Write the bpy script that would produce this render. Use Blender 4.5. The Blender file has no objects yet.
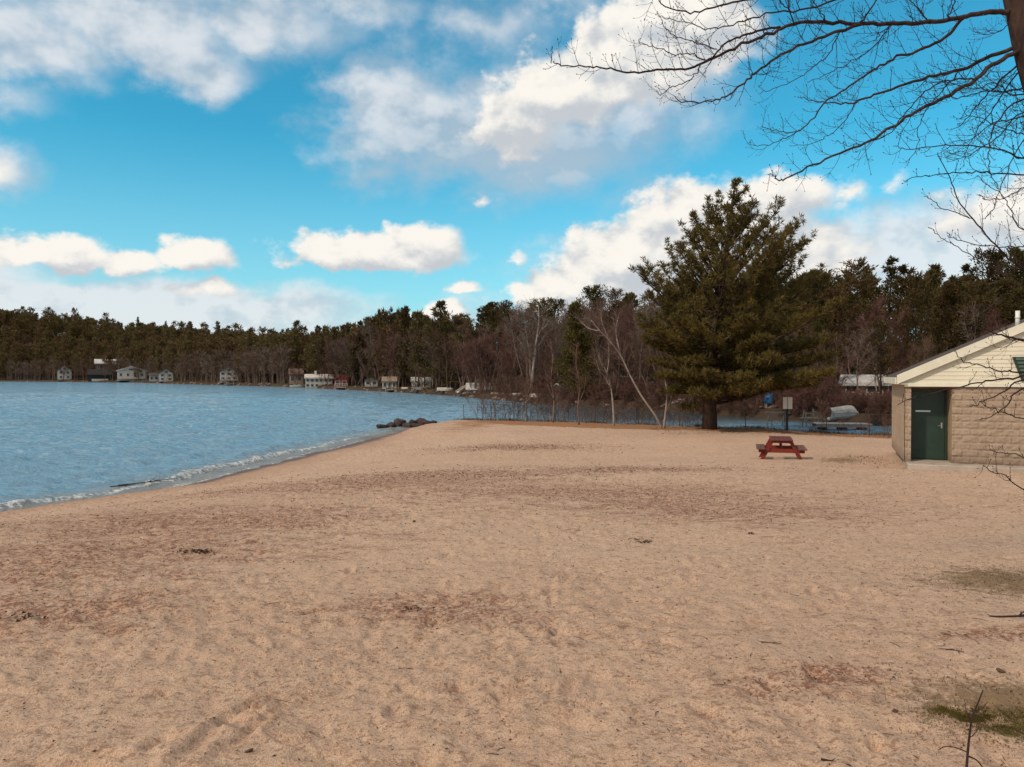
EXPO = 0.0
SKY_TINT = (0.29, 1.34, 1.38)
import bpy, bmesh, math, random
import numpy as np
from mathutils import Vector, Matrix, Quaternion

R = math.radians
random.seed(7)
rng = np.random.default_rng(11)
SC = bpy.context.scene
COL = SC.collection
CAMZ, F, HY = 3.4, 768.0, 376.0


def at(px, py, d):
    """a point seen at (px, py) in a 1024 x 767 view, d metres ahead of the viewpoint"""
    return ((px - 512.0) / F * d, d, CAMZ + (HY - py) / F * d)


# ------------------------------------------------------------------ noise
_T = np.random.default_rng(3).random((256, 256)).astype(np.float64)


def vnoise(x, y):
    x = np.asarray(x, float); y = np.asarray(y, float)
    xi = np.floor(x).astype(np.int64); yi = np.floor(y).astype(np.int64)
    fx = x - xi; fy = y - yi
    fx = fx * fx * fx * (fx * (fx * 6 - 15) + 10); fy = fy * fy * fy * (fy * (fy * 6 - 15) + 10)
    a = _T[xi & 255, yi & 255]; b = _T[(xi + 1) & 255, yi & 255]
    c = _T[xi & 255, (yi + 1) & 255]; d = _T[(xi + 1) & 255, (yi + 1) & 255]
    return (a * (1 - fx) + b * fx) * (1 - fy) + (c * (1 - fx) + d * fx) * fy - 0.5


def fbm(x, y, octs=4, gain=0.5):
    s = 0.0; a = 1.0
    for i in range(octs):
        s = s + a * vnoise(x * 2.03 ** i + 17.3 * i, y * 2.03 ** i - 9.7 * i)
        a *= gain
    return s


def sstep(a, b, x):
    t = np.clip((np.asarray(x, float) - a) / (b - a), 0, 1)
    return t * t * (3 - 2 * t)


# ------------------------------------------------------------------ object helpers
def tag(o, label=None, cat=None, group=None, kind=None):
    if label: o['label'] = label
    if cat: o['category'] = cat
    if group: o['group'] = group
    if kind: o['kind'] = kind
    return o


def empty(name, loc=(0, 0, 0), rz=0.0):
    o = bpy.data.objects.new(name, None)
    o.empty_display_size = 0.2
    COL.objects.link(o)
    o.location = loc
    o.rotation_euler = (0, 0, rz)
    return o


def link_mesh(name, me, mats, parent=None):
    o = bpy.data.objects.new(name, me)
    COL.objects.link(o)
    for m in (mats if isinstance(mats, (list, tuple)) else [mats]):
        if m is not None:
            me.materials.append(m)
    if parent is not None:
        o.parent = parent
    return o


def np_mesh(name, V, Fs, smooth=False, midx=None):
    """mesh from vertex array and a list of face arrays (each n x 3 or n x 4)"""
    V = np.asarray(V, np.float32)
    if isinstance(Fs, np.ndarray): Fs = [Fs]
    Fs = [f for f in Fs if len(f)]
    me = bpy.data.meshes.new(name)
    nl = sum(f.size for f in Fs); nf = sum(len(f) for f in Fs)
    me.vertices.add(len(V)); me.vertices.foreach_set('co', V.ravel())
    me.loops.add(nl); me.polygons.add(nf)
    me.loops.foreach_set('vertex_index', np.concatenate([f.ravel() for f in Fs]).astype(np.int32))
    tot = np.concatenate([np.full(len(f), f.shape[1]) for f in Fs]).astype(np.int32)
    st = np.concatenate([[0], np.cumsum(tot)[:-1]]).astype(np.int32)
    me.polygons.foreach_set('loop_start', st)
    me.polygons.foreach_set('loop_total', tot)
    if midx is not None:
        me.polygons.foreach_set('material_index', np.asarray(midx, np.int32))
    me.polygons.foreach_set('use_smooth', np.full(nf, smooth, bool))
    me.update(calc_edges=True); me.validate()
    return me


def attr(me, name, vals):
    a = me.attributes.new(name, 'FLOAT', 'POINT')
    a.data.foreach_set('value', np.asarray(vals, np.float32))


class MB:
    """collects tubes, boxes and prisms; one mesh on build()"""
    def __init__(self):
        self.v = []; self.q = []; self.t = []

    def tube(self, pts, rad, sides=5, cap=True):
        pts = [Vector(p) for p in pts]
        n = len(pts); b0 = len(self.v)
        up = Vector((0.13, 0.31, 0.94))
        prev = None
        for i, p in enumerate(pts):
            d = (pts[min(i + 1, n - 1)] - pts[max(i - 1, 0)])
            if d.length < 1e-9: d = Vector((0, 0, 1))
            d.normalize()
            if prev is None:
                x = d.cross(up)
                if x.length < 1e-3: x = d.cross(Vector((1, 0, 0)))
            else:
                x = prev - d * prev.dot(d)
                if x.length < 1e-6: x = d.cross(up)
            x.normalize(); prev = x
            y = d.cross(x)
            r = rad[i] if hasattr(rad, '__len__') else rad
            for k in range(sides):
                a = 2 * math.pi * k / sides
                self.v.append(p + x * (math.cos(a) * r) + y * (math.sin(a) * r))
        for i in range(n - 1):
            for k in range(sides):
                a = b0 + i * sides + k; b = b0 + i * sides + (k + 1) % sides
                self.q.append((a, b, b + sides, a + sides))
        if cap:
            for base, rev in ((b0, True), (b0 + (n - 1) * sides, False)):
                c = len(self.v); self.v.append(pts[0] if rev else pts[-1])
                for k in range(sides):
                    a = base + k; b = base + (k + 1) % sides
                    self.t.append((c, b, a) if rev else (c, a, b))

    def box(self, c, s, M=None, bevel=0.0):
        """box of full size s about c, each corner cut back by bevel when given; M a 3x3 turn about c"""
        c = Vector(c); h = Vector(s) / 2
        b = min(bevel, h.x * .9, h.y * .9, h.z * .9)
        if b <= 0:
            P = [Vector((sx * h.x, sy * h.y, sz * h.z)) for sz in (-1, 1) for sx, sy in ((-1, -1), (1, -1), (1, 1), (-1, 1))]
            if M: P = [M @ p for p in P]
            o = len(self.v); self.v += [c + p for p in P]
            for f in ((3, 2, 1, 0), (4, 5, 6, 7), (0, 1, 5, 4), (1, 2, 6, 5), (2, 3, 7, 6), (3, 0, 4, 7)):
                self.q.append(tuple(o + i for i in f))
            return
        idx = {}
        o = len(self.v); n = 0
        for sx in (-1, 1):
            for sy in (-1, 1):
                for sz in (-1, 1):
                    for ax in range(3):
                        p = Vector((sx * (h.x - b), sy * (h.y - b), sz * (h.z - b)))
                        p[ax] = (sx, sy, sz)[ax] * h[ax]
                        if M: p = M @ p
                        self.v.append(c + p); idx[(sx, sy, sz, ax)] = o + n; n += 1
        def quad(ids, nrm):
            pts = [self.v[i] for i in ids]
            m = (pts[1] - pts[0]).cross(pts[2] - pts[0])
            nn = M @ Vector(nrm) if M else Vector(nrm)
            return ids if m.dot(nn) > 0 else ids[::-1]
        for ax in range(3):
            o1, o2 = [a for a in range(3) if a != ax]
            for s in (-1, 1):
                ids = []
                for a, bb in ((-1, -1), (1, -1), (1, 1), (-1, 1)):
                    k = [0, 0, 0]; k[ax] = s; k[o1] = a; k[o2] = bb
                    ids.append(idx[(k[0], k[1], k[2], ax)])
                nr = [0, 0, 0]; nr[ax] = s
                self.q.append(tuple(quad(ids, nr)))
            for a in (-1, 1):
                for bb in (-1, 1):
                    ids = []
                    for s, which in ((-1, o1), (1, o1), (1, o2), (-1, o2)):
                        k = [0, 0, 0]; k[ax] = s; k[o1] = a; k[o2] = bb
                        ids.append(idx[(k[0], k[1], k[2], which)])
                    nr = [0, 0, 0]; nr[o1] = a; nr[o2] = bb
                    self.q.append(tuple(quad(ids, nr)))
        for sx in (-1, 1):
            for sy in (-1, 1):
                for sz in (-1, 1):
                    self.t.append(tuple(quad([idx[(sx, sy, sz, a)] for a in range(3)], (sx, sy, sz))))

    def prism(self, poly, vec):
        """solid: flat polygon (list of 3D points) swept along vec"""
        vec = Vector(vec); P = [Vector(p) for p in poly]; n = len(P); o = len(self.v)
        self.v += P + [p + vec for p in P]
        nr = Vector((0, 0, 0))
        for i in range(n): nr += P[i].cross(P[(i + 1) % n])
        flip = nr.dot(vec) > 0
        lo = list(range(o, o + n)); hi = list(range(o + n, o + 2 * n))
        self.ng = getattr(self, 'ng', [])
        self.ng.append(lo[::-1] if flip else lo); self.ng.append(hi if flip else hi[::-1])
        for i in range(n):
            j = (i + 1) % n
            f = (lo[i], lo[j], hi[j], hi[i])
            self.q.append(f if flip else f[::-1])

    def build(self, name, mats, parent=None, smooth=False):
        me = bpy.data.meshes.new(name)
        me.from_pydata([tuple(p) for p in self.v], [], self.q + self.t + getattr(self, 'ng', []))
        if smooth:
            me.polygons.foreach_set('use_smooth', np.ones(len(me.polygons), bool))
        me.update()
        return link_mesh(name, me, mats, parent)

    def arrays(self):
        V = np.array([tuple(p) for p in self.v], np.float32).reshape(-1, 3)
        return V, np.array(self.q, np.int32).reshape(-1, 4), np.array(self.t, np.int32).reshape(-1, 3)


# ------------------------------------------------------------------ node helpers
class E:
    """a scalar socket with arithmetic that writes Math nodes"""
    nt = None

    def __init__(self, s): self.s = s

    @staticmethod
    def m(op, *args, clamp=False):
        n = E.nt.nodes.new('ShaderNodeMath'); n.operation = op; n.use_clamp = clamp
        for i, a in enumerate(args):
            if isinstance(a, E): E.nt.links.new(a.s, n.inputs[i])
            else: n.inputs[i].default_value = float(a)
        return E(n.outputs[0])

    def __add__(s, o): return E.m('ADD', s, o)
    __radd__ = __add__
    def __sub__(s, o): return E.m('SUBTRACT', s, o)
    def __rsub__(s, o): return E.m('SUBTRACT', o, s)
    def __mul__(s, o): return E.m('MULTIPLY', s, o)
    __rmul__ = __mul__
    def __truediv__(s, o): return E.m('DIVIDE', s, o)
    def max(s, o): return E.m('MAXIMUM', s, o)
    def min(s, o): return E.m('MINIMUM', s, o)
    def pow(s, o): return E.m('POWER', s, o)

    def step(s, a, b):
        n = E.nt.nodes.new('ShaderNodeMapRange'); n.interpolation_type = 'SMOOTHSTEP'
        E.nt.links.new(s.s, n.inputs[0])
        n.inputs[1].default_value = a; n.inputs[2].default_value = b
        return E(n.outputs[0])


def noise(nt, vec, scale, detail=4, rough=0.55, dist=0.0, col=False, dim='3D'):
    n = nt.nodes.new('ShaderNodeTexNoise'); n.noise_dimensions = dim
    if vec is not None: nt.links.new(vec, n.inputs['Vector'])
    n.inputs['Scale'].default_value = scale; n.inputs['Detail'].default_value = detail
    n.inputs['Roughness'].default_value = rough; n.inputs['Distortion'].default_value = dist
    return n.outputs['Color'] if col else E(n.outputs['Fac'])


def mixc(nt, fac, a, b, mode='MIX'):
    n = nt.nodes.new('ShaderNodeMix'); n.data_type = 'RGBA'; n.blend_type = mode
    for sock, v in ((n.inputs[0], fac), (n.inputs[6], a), (n.inputs[7], b)):
        if isinstance(v, E): nt.links.new(v.s, sock)
        elif isinstance(v, bpy.types.NodeSocket): nt.links.new(v, sock)
        elif isinstance(v, (int, float)): sock.default_value = v
        else: sock.default_value = (*v, 1)
    return n.outputs[2]


def vmul(nt, vec, s):
    n = nt.nodes.new('ShaderNodeVectorMath'); n.operation = 'MULTIPLY'
    nt.links.new(vec, n.inputs[0]); n.inputs[1].default_value = s
    return n.outputs[0]


def new_mat(name):
    m = bpy.data.materials.new(name); m.use_nodes = True
    nt = m.node_tree; nt.nodes.clear()
    out = nt.nodes.new('ShaderNodeOutputMaterial')
    b = nt.nodes.new('ShaderNodeBsdfPrincipled')
    nt.links.new(b.outputs[0], out.inputs[0])
    E.nt = nt
    return m, nt, b


def bump(nt, b, h, strength=0.4, dist=0.02):
    n = nt.nodes.new('ShaderNodeBump'); n.inputs['Strength'].default_value = strength
    n.inputs['Distance'].default_value = dist
    nt.links.new(h.s, n.inputs['Height']); nt.links.new(n.outputs[0], b.inputs['Normal'])


def setc(nt, sock, v):
    if isinstance(v, E): nt.links.new(v.s, sock)
    elif isinstance(v, bpy.types.NodeSocket): nt.links.new(v, sock)
    elif isinstance(v, (int, float)): sock.default_value = v
    else: sock.default_value = (*v, 1)


def coords(nt, which='Object'):
    return nt.nodes.new('ShaderNodeTexCoord').outputs[which]


def simple(name, c1, c2=None, scale=3.0, rough=0.7, bmp=0.0, bscale=None, spec=0.3, stretch=(1, 1, 1), rnd=0.0, metal=0.0, dist=0.02):
    """two-tone noise material; rnd shifts the value from object to object"""
    m, nt, b = new_mat(name)
    c2 = c2 or tuple(x * 0.7 for x in c1)
    v = vmul(nt, coords(nt), stretch)
    f = noise(nt, v, scale, 5, 0.6).step(0.3, 0.7)
    c = mixc(nt, f, c1, c2)
    if rnd:
        oi = nt.nodes.new('ShaderNodeObjectInfo')
        h = nt.nodes.new('ShaderNodeHueSaturation')
        r = E(oi.outputs['Random'])
        nt.links.new((r * (2 * rnd) + (1 - rnd)).s, h.inputs['Value'])
        r2 = E.m('FRACT', r * 7.31)
        nt.links.new((r2 * (rnd * 0.12) + (0.5 - rnd * 0.06)).s, h.inputs['Hue'])
        nt.links.new(c, h.inputs['Color']); c = h.outputs[0]
    setc(nt, b.inputs['Base Color'], c)
    b.inputs['Roughness'].default_value = rough
    b.inputs['Specular IOR Level'].default_value = spec
    b.inputs['Metallic'].default_value = metal
    if bmp:
        bump(nt, b, noise(nt, v, bscale or scale * 4, 6, 0.65), bmp, dist)
    return m


def foliage(name, c1, c2, trans=0.35, rnd=0.25, scale=0.35):
    m, nt, b = new_mat(name)
    f = noise(nt, coords(nt), scale, 3, 0.6).step(0.35, 0.65)
    g = noise(nt, coords(nt), 4.0, 2, 0.5).step(0.3, 0.7)
    c = mixc(nt, f, c1, c2)
    c = mixc(nt, g * 0.5, c, tuple(x * 0.55 for x in c1))
    oi = nt.nodes.new('ShaderNodeObjectInfo'); h = nt.nodes.new('ShaderNodeHueSaturation')
    r = E(oi.outputs['Random'])
    nt.links.new((r * (2 * rnd) + (1 - rnd)).s, h.inputs['Value'])
    r2 = E.m('FRACT', r * 5.17)
    nt.links.new((r2 * 0.05 + 0.47).s, h.inputs['Hue'])
    nt.links.new(c, h.inputs['Color'])
    setc(nt, b.inputs['Base Color'], h.outputs[0])
    b.inputs['Roughness'].default_value = 0.75; b.inputs['Specular IOR Level'].default_value = 0.12
    t = nt.nodes.new('ShaderNodeBsdfTranslucent'); nt.links.new(h.outputs[0], t.inputs[0])
    mx = nt.nodes.new('ShaderNodeMixShader'); mx.inputs[0].default_value = trans
    nt.links.new(b.outputs[0], mx.inputs[1]); nt.links.new(t.outputs[0], mx.inputs[2])
    nt.links.new(mx.outputs[0], [n for n in nt.nodes if n.type == 'OUTPUT_MATERIAL'][0].inputs[0])
    return m

# ================================================================== camera, sun, sky
cam = bpy.data.cameras.new('camera'); co = bpy.data.objects.new('camera', cam); COL.objects.link(co)
co.location = (0, 0, CAMZ); co.rotation_euler = (R(90) - math.atan((383.5 - HY) / F), 0, 0)
cam.sensor_width = 36; cam.lens = 27; cam.clip_start = 0.05; cam.clip_end = 20000
SC.camera = co
SC.view_settings.view_transform = 'Standard'; SC.view_settings.look = 'None'
SC.view_settings.exposure = EXPO; SC.view_settings.gamma = 1; SC.view_settings.use_curve_mapping = False
SC.render.engine = 'CYCLES'
SC.cycles.max_bounces = 6; SC.cycles.diffuse_bounces = 2; SC.cycles.glossy_bounces = 2
SC.cycles.transparent_max_bounces = 4; SC.cycles.transmission_bounces = 2
SC.cycles.use_denoising = True
SC.cycles.caustics_reflective = False; SC.cycles.caustics_refractive = False

SUN_AZ, SUN_EL = R(-127), R(41)
sd = Vector((math.sin(SUN_AZ) * math.cos(SUN_EL), math.cos(SUN_AZ) * math.cos(SUN_EL), math.sin(SUN_EL)))
sl = bpy.data.lights.new('sun', 'SUN'); sl.energy = 2.5; sl.angle = R(4); sl.color = (1.0, 0.86, 0.69)
so = bpy.data.objects.new('sun', sl); COL.objects.link(so); so.location = (-20, -20, 40)
so.rotation_euler = sd.to_track_quat('Z', 'Y').to_euler()

W = bpy.data.worlds.new('World'); SC.world = W; W.use_nodes = True
nt = W.node_tree; nt.nodes.clear(); E.nt = nt
WS = 0.11
out = nt.nodes.new('ShaderNodeOutputWorld'); bg = nt.nodes.new('ShaderNodeBackground')
nt.links.new(bg.outputs[0], out.inputs[0]); bg.inputs[1].default_value = WS
sky = nt.nodes.new('ShaderNodeTexSky'); sky.sky_type = 'NISHITA'; sky.sun_disc = False
sky.sun_elevation = SUN_EL; sky.sun_rotation = SUN_AZ % (2 * math.pi)
sky.air_density = 1.0; sky.dust_density = 0.6; sky.ozone_density = 1.5


def ang(px, py):
    u = (px - 512) / F
    return math.atan(u) * F, math.atan((HY - py) / math.hypot(F, px - 512)) * F


def cloud_group(name, blobs, seed, warp, fb, flat):
    """density of a bank of clouds over direction: union of ellipses whose edges are broken up by noise"""
    g = bpy.data.node_groups.new(name, 'ShaderNodeTree')
    g.interface.new_socket('A', in_out='INPUT', socket_type='NodeSocketFloat')
    g.interface.new_socket('E', in_out='INPUT', socket_type='NodeSocketFloat')
    g.interface.new_socket('D', in_out='OUTPUT', socket_type='NodeSocketFloat')
    gi = g.nodes.new('NodeGroupInput'); go = g.nodes.new('NodeGroupOutput')
    old = E.nt; E.nt = g
    A, EL = E(gi.outputs[0]), E(gi.outputs[1])
    cmb = g.nodes.new('ShaderNodeCombineXYZ')
    g.links.new((A * 0.01).s, cmb.inputs[0]); g.links.new((EL * 0.01 * 1.35).s, cmb.inputs[1]); cmb.inputs[2].default_value = seed
    n1 = noise(g, cmb.outputs[0], 1.5, 5, 0.6); n2 = noise(g, cmb.outputs[0], 1.45, 5, 0.6, 0.3)
    sx = g.nodes.new('ShaderNodeVectorMath'); sx.operation = 'ADD'; g.links.new(cmb.outputs[0], sx.inputs[0]); sx.inputs[1].default_value = (31, 17, 5)
    n2 = noise(g, sx.outputs[0], 1.5, 5, 0.6)
    n3 = noise(g, cmb.outputs[0], 3.0, 6, 0.54)
    A2 = A + (n1 - 0.5) * warp; E2 = EL + (n2 - 0.5) * warp * 0.7
    D = None
    pv = g.nodes.new('ShaderNodeCombineXYZ'); g.links.new(A2.s, pv.inputs[0]); g.links.new(E2.s, pv.inputs[1])
    for (px, py, rx, rt, rb, s) in blobs:
        a0, e0 = ang(px, py); k = 1 / (1 + ((px - 512) / F) ** 2)
        wx = 1 / (rx * k); wy = 1 / (rt * math.sqrt(k))
        def vm(op, a, b, c=None):
            n = g.nodes.new('ShaderNodeVectorMath'); n.operation = op
            g.links.new(a, n.inputs[0])
            for i, q in ((1, b), (2, c)):
                if q is None: continue
                if isinstance(q, tuple): n.inputs[i].default_value = q
                else: g.links.new(q, n.inputs[i])
            return n
        v1 = vm('MULTIPLY_ADD', pv.outputs[0], (wx, wy, 0), (-a0 * wx, -e0 * wy, 0)).outputs[0]
        if abs(rt / rb - 1) > 0.15:
            v2 = vm('MULTIPLY', v1, (-1, -rt / rb, 0)).outputs[0]
            v1 = vm('MAXIMUM', v1, v2).outputs[0]
        ln = vm('LENGTH', v1, None).outputs['Value']
        q = E.m('MULTIPLY_ADD', E(ln), -s, s)
        D = q if D is None else E.m('SMOOTH_MAX', D, q, 0.12)
    D = D.max(-1.0) + (n3 - 0.5) * fb
    g.links.new(D.s, go.inputs[0])
    E.nt = old
    return g


def dens(g, A, EL):
    n = nt.nodes.new('ShaderNodeGroup'); n.node_tree = g
    nt.links.new(A.s, n.inputs[0]); nt.links.new(EL.s, n.inputs[1])
    return E(n.outputs[0])


tc = nt.nodes.new('ShaderNodeTexCoord'); sp = nt.nodes.new('ShaderNodeSeparateXYZ')
nt.links.new(tc.outputs['Generated'], sp.inputs[0])
X, Y, Z = E(sp.outputs[0]), E(sp.outputs[1]), E(sp.outputs[2])
A = E.m('ARCTAN2', X, Y) * F
EL = E.m('ARCSINE', Z.min(0.9999).max(-0.9999)) * F

# (x, y, half width, rise, drop, strength): white cumulus
HARD = [(370, 258, 105, 32, 16, 1.0), (420, 250, 50, 32, 24, .9), (330, 262, 52, 24, 12, .9),
        (60, 256, 75, 28, 16, .95), (70, 245, 40, 18, 14, .8), (195, 262, 46, 30, 16, .95), (130, 264, 62, 18, 12, .7),
        (208, 291, 50, 12, 9, .42), (449, 313, 26, 18, 18, .8), (425, 317, 22, 10, 12, .7), (458, 287, 28, 9, 7, .6),
        (700, 232, 100, 60, 60, 1.1), (630, 262, 90, 45, 60, 1.1), (570, 290, 66, 32, 46, 1.0), (770, 200, 66, 28, 30, 1.0), (740, 225, 80, 40, 40, 1.0),
        (730, 262, 150, 60, 60, .9), (690, 200, 40, 22, 30, .8),
        (556, 100, 80, 48, 36, .95), (635, 66, 92, 62, 46, 1.05), (690, 30, 92, 52, 56, 1.0), (520, 128, 55, 32, 32, .8),
        (850, 195, 24, 18, 14, .24), (886, 186, 26, 8, 8, .16), (1010, 215, 95, 40, 36, .6), (480, 202, 14, 10, 9, .33), (511, 258, 12, 8, 8, .33),
        (-6, 174, 36, 26, 22, .36)]
# grey and thin cloud
SOFT = [(30, 45, 130, 80, 46, 1.25), (150, 36, 150, 70, 42, 1.2), (190, 64, 95, 36, 34, 1.15), (260, 20, 130, 60, 50, 1.05), (350, 5, 130, 40, 30, .7),
        (10, 95, 90, 30, 30, .5),
        (395, 100, 95, 55, 50, 1.1), (440, 130, 150, 70, 66, 1.2), (520, 135, 200, 80, 72, 1.3), (620, 110, 150, 80, 80, .9), (380, 165, 95, 40, 45, .62),
        (560, 0, 90, 50, 40, .6), (480, 30, 130, 50, 60, .55), (640, 195, 90, 45, 45, .45),
        (90, 315, 360, 50, 70, 1.7), (240, 308, 210, 36, 60, 1.2), (0, 275, 160, 40, 40, .8), (5, 170, 60, 36, 34, .8),
        (920, 255, 220, 66, 90, 1.6), (1000, 235, 160, 56, 70, 1.2), (800, 285, 180, 70, 60, .9), (660, 270, 190, 60, 70, .9), (480, 312, 90, 26, 30, .8),
        # beyond the frame
        (-330, 180, 240, 60, 40, .9), (-560, 20, 300, 90, 60, .9), (1500, 120, 380, 90, 60, .9), (1800, -200, 500, 120, 90, .9), (300, -330, 300, 120, 90, .9),
        (700, -520, 300, 140, 90, .9), (-300, -300, 300, 140, 90, .8)]
HARD += [(-250, 262, 120, 34, 16, .9), (-480, 240, 160, 50, 18, .9), (1250, 225, 150, 44, 20, .9), (1700, 200, 200, 70, 24, .9), (200, -160, 160, 70, 40, .9), (820, -220, 150, 70, 40, .9)]
gh = cloud_group('cumulus', HARD, 2.3, 56, 1.0, True)
gs = cloud_group('thin_cloud', SOFT, 9.1, 80, 0.75, False)
dh = dens(gh, A, EL); dh2 = dens(gh, A - 9, EL + 15)
ds = dens(gs, A, EL)
ah = (dh - 0.0).step(0.0, 0.33)
as_ = (ds - 0.0).step(0.0, 0.85) * 0.86
cv = nt.nodes.new('ShaderNodeCombineXYZ'); nt.links.new((A * 0.01).s, cv.inputs[0]); nt.links.new((EL * 0.0135).s, cv.inputs[1]); cv.inputs[2].default_value = 9.1
cw = nt.nodes.new('ShaderNodeVectorMath'); cw.operation = 'ADD'; nt.links.new(cv.outputs[0], cw.inputs[0]); cw.inputs[1].default_value = (-0.14, 0.26, 0)
ls = ((noise(nt, cv.outputs[0], 2.2, 4, 0.55) - noise(nt, cw.outputs[0], 2.2, 3, 0.55)) * 2.0 + 0.44 + (ds - 0.4) * 0.3).step(0.0, 1.0)
emb = noise(nt, cv.outputs[0], 3.4, 4, 0.50) - noise(nt, cw.outputs[0], 3.4, 4, 0.50)
# the heavy shaded underside of the big bank of cloud
ua, ue = ang(530, 172)
und = (1 - E.m('SQRT', ((A - ua) / 250).pow(2) + ((EL - ue) / 72).pow(2))).step(0.0, 0.75)
ls = (ls - und * 0.75).max(0)
lh = ((dh - dh2) * 1.15 + emb * 1.5 + 0.52 - und * 0.35).step(0.0, 1.08)
k = 1.0 / WS
tint = mixc(nt, 1.0, sky.outputs[0], SKY_TINT, 'MULTIPLY')
# paler towards the horizon: thin high haze
hz = (1 - (EL / 230.0)).max(0).min(1).pow(1.4) * 0.75
ls = ls + hz * 0.7
tint = mixc(nt, hz, tint, tuple(k * c for c in (0.55, 0.745, 0.86)))
cs = mixc(nt, ls, tuple(k * c for c in (0.42, 0.53, 0.63)), tuple(k * c for c in (0.81, 0.82, 0.84)))
chh = mixc(nt, lh, tuple(k * c for c in (0.56, 0.60, 0.64)), tuple(k * c for c in (0.97, 0.93, 0.86)))
c = mixc(nt, as_, tint, cs)
c = mixc(nt, ah, c, chh)
# unseen warm broken cloud added overhead and behind, to neutralise the cyan fill light
nv = noise(nt, vmul(nt, tc.outputs['Generated'], (1, 1, 1.5)), 2.4, 6, 0.6)
msk = EL.step(390, 520).max(E.m('ABSOLUTE', A).step(600, 740))
c = mixc(nt, nv.step(0.40, 0.56) * msk * 0.92, c, mixc(nt, nv.step(0.48, 0.72), tuple(k * x for x in (0.84, 0.77, 0.69)), tuple(k * x for x in (0.60, 0.565, 0.53))))
# lower half of the sphere: plain earth light
c = mixc(nt, Z.step(-0.03, -0.01), tuple(k * x for x in (0.12, 0.1, 0.08)), c)
nt.links.new(c, bg.inputs[0])
W.cycles.sampling_method = 'MANUAL'; W.cycles.sample_map_resolution = 512

# ================================================================== ground, lake, far shore
POLY = np.array([(-60, -60), (-42, -30), (-24, 0), (-17.5, 8), (-14.1, 15), (-12.25, 18.5), (-10.0, 23.5), (-8.85, 31.8), (-7.3, 42.8), (-6.3, 50),
                 (-5.2, 54.2), (-3.0, 55.3), (0.5, 54.4), (5.5, 51.6), (10.5, 48.4), (14, 46.8), (20, 43.6), (26, 41.8), (34, 42), (60, 44),
                 (120, 46), (160, 46), (160, -60)], float)


def shore_dist(x, y):
    """distance to the water's edge, positive on the beach"""
    x = np.asarray(x, float); y = np.asarray(y, float)
    wob = 0.22 * fbm(x * 0.55 + 3, y * 0.55, 3) + 0.06 * vnoise(x * 2.3, y * 2.3)
    best = np.full(x.shape, 1e9); inside = np.zeros(x.shape, bool)
    n = len(POLY)
    for i in range(n):
        ax, ay = POLY[i]; bx, by = POLY[(i + 1) % n]
        dx, dy = bx - ax, by - ay
        t = np.clip(((x - ax) * dx + (y - ay) * dy) / (dx * dx + dy * dy), 0, 1)
        best = np.minimum(best, np.hypot(x - ax - t * dx, y - ay - t * dy))
        c = ((ay > y) != (by > y)) & (x < (bx - ax) * (y - ay) / (by - ay + 1e-12) + ax)
        inside ^= c
    return np.where(inside, best, -best) + wob


# bathhouse: a corner, the direction of its front and the direction to its back
BC = Vector((11.56, 22.42, 0.90)); BD = Vector((0.924, -0.383, 0)).normalized(); BN = Vector((0.383, 0.924, 0)).normalized()
BL, BW = 9.4, 5.0

_fp = np.random.default_rng(5)
PRINTS = []
for i in range(900):                                   # scuffs and footprints, each a shallow dent with a raised lip
    yy = 2.3 + 20 * _fp.random() ** 1.6; uu = _fp.uniform(-0.95, 0.95)
    a = _fp.choice([0.5, -0.4, 1.2]) + _fp.normal() * 0.35
    PRINTS.append((uu * yy, yy, a, _fp.uniform(0.09, 0.15), _fp.uniform(0.035, 0.06), _fp.uniform(0.010, 0.026)))
# two dragged furrows curving away from the viewer
for off, st in ((0.0, 0.0), (0.17, 0.35)):
    for k in range(26):
        t = k / 25.0
        if t < st: continue
        x0, y0, _ = at(178 + 95 * t ** 1.5 + 36 * off, 755 - 86 * t, 1)
        d = 1.80 * F / (755 - 86 * t - HY)
        PRINTS.append((x0 * d + off, d, math.atan2(86 * 2.0, 95), 0.10, 0.032, 0.010))


def base_h(x, y):
    x = np.asarray(x, float); y = np.asarray(y, float)
    s = shore_dist(x, y)
    z = np.interp(y, [-30, 0, 5, 10, 18, 22, 25, 28, 35, 55], [1.7, 1.62, 1.52, 1.36, 1.06, 0.82, 0.60, 0.43, 0.36, 0.30])
    # the mound the bathhouse stands on
    px = (x - BC.x) * BD.x + (y - BC.y) * BD.y; py = (x - BC.x) * BN.x + (y - BC.y) * BN.y
    dd = np.hypot(np.maximum(np.maximum(-px, px - BL), 0), np.maximum(np.maximum(-py - 0.7, py - BW), 0))
    m = 1 - sstep(0.0, 2.6, dd)
    z = z + (0.70 - z) * m
    far = sstep(38, 46, y)
    rise = sstep(0, 1, s / (9.0 * (1 - far) + 1.2 * far)) * 0.78 + 0.22 * sstep(0, 0.7, s)
    zz = np.where(s > 0, z * rise + 0.0, np.maximum(-2.2, s * 0.10))
    return zz, s


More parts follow.
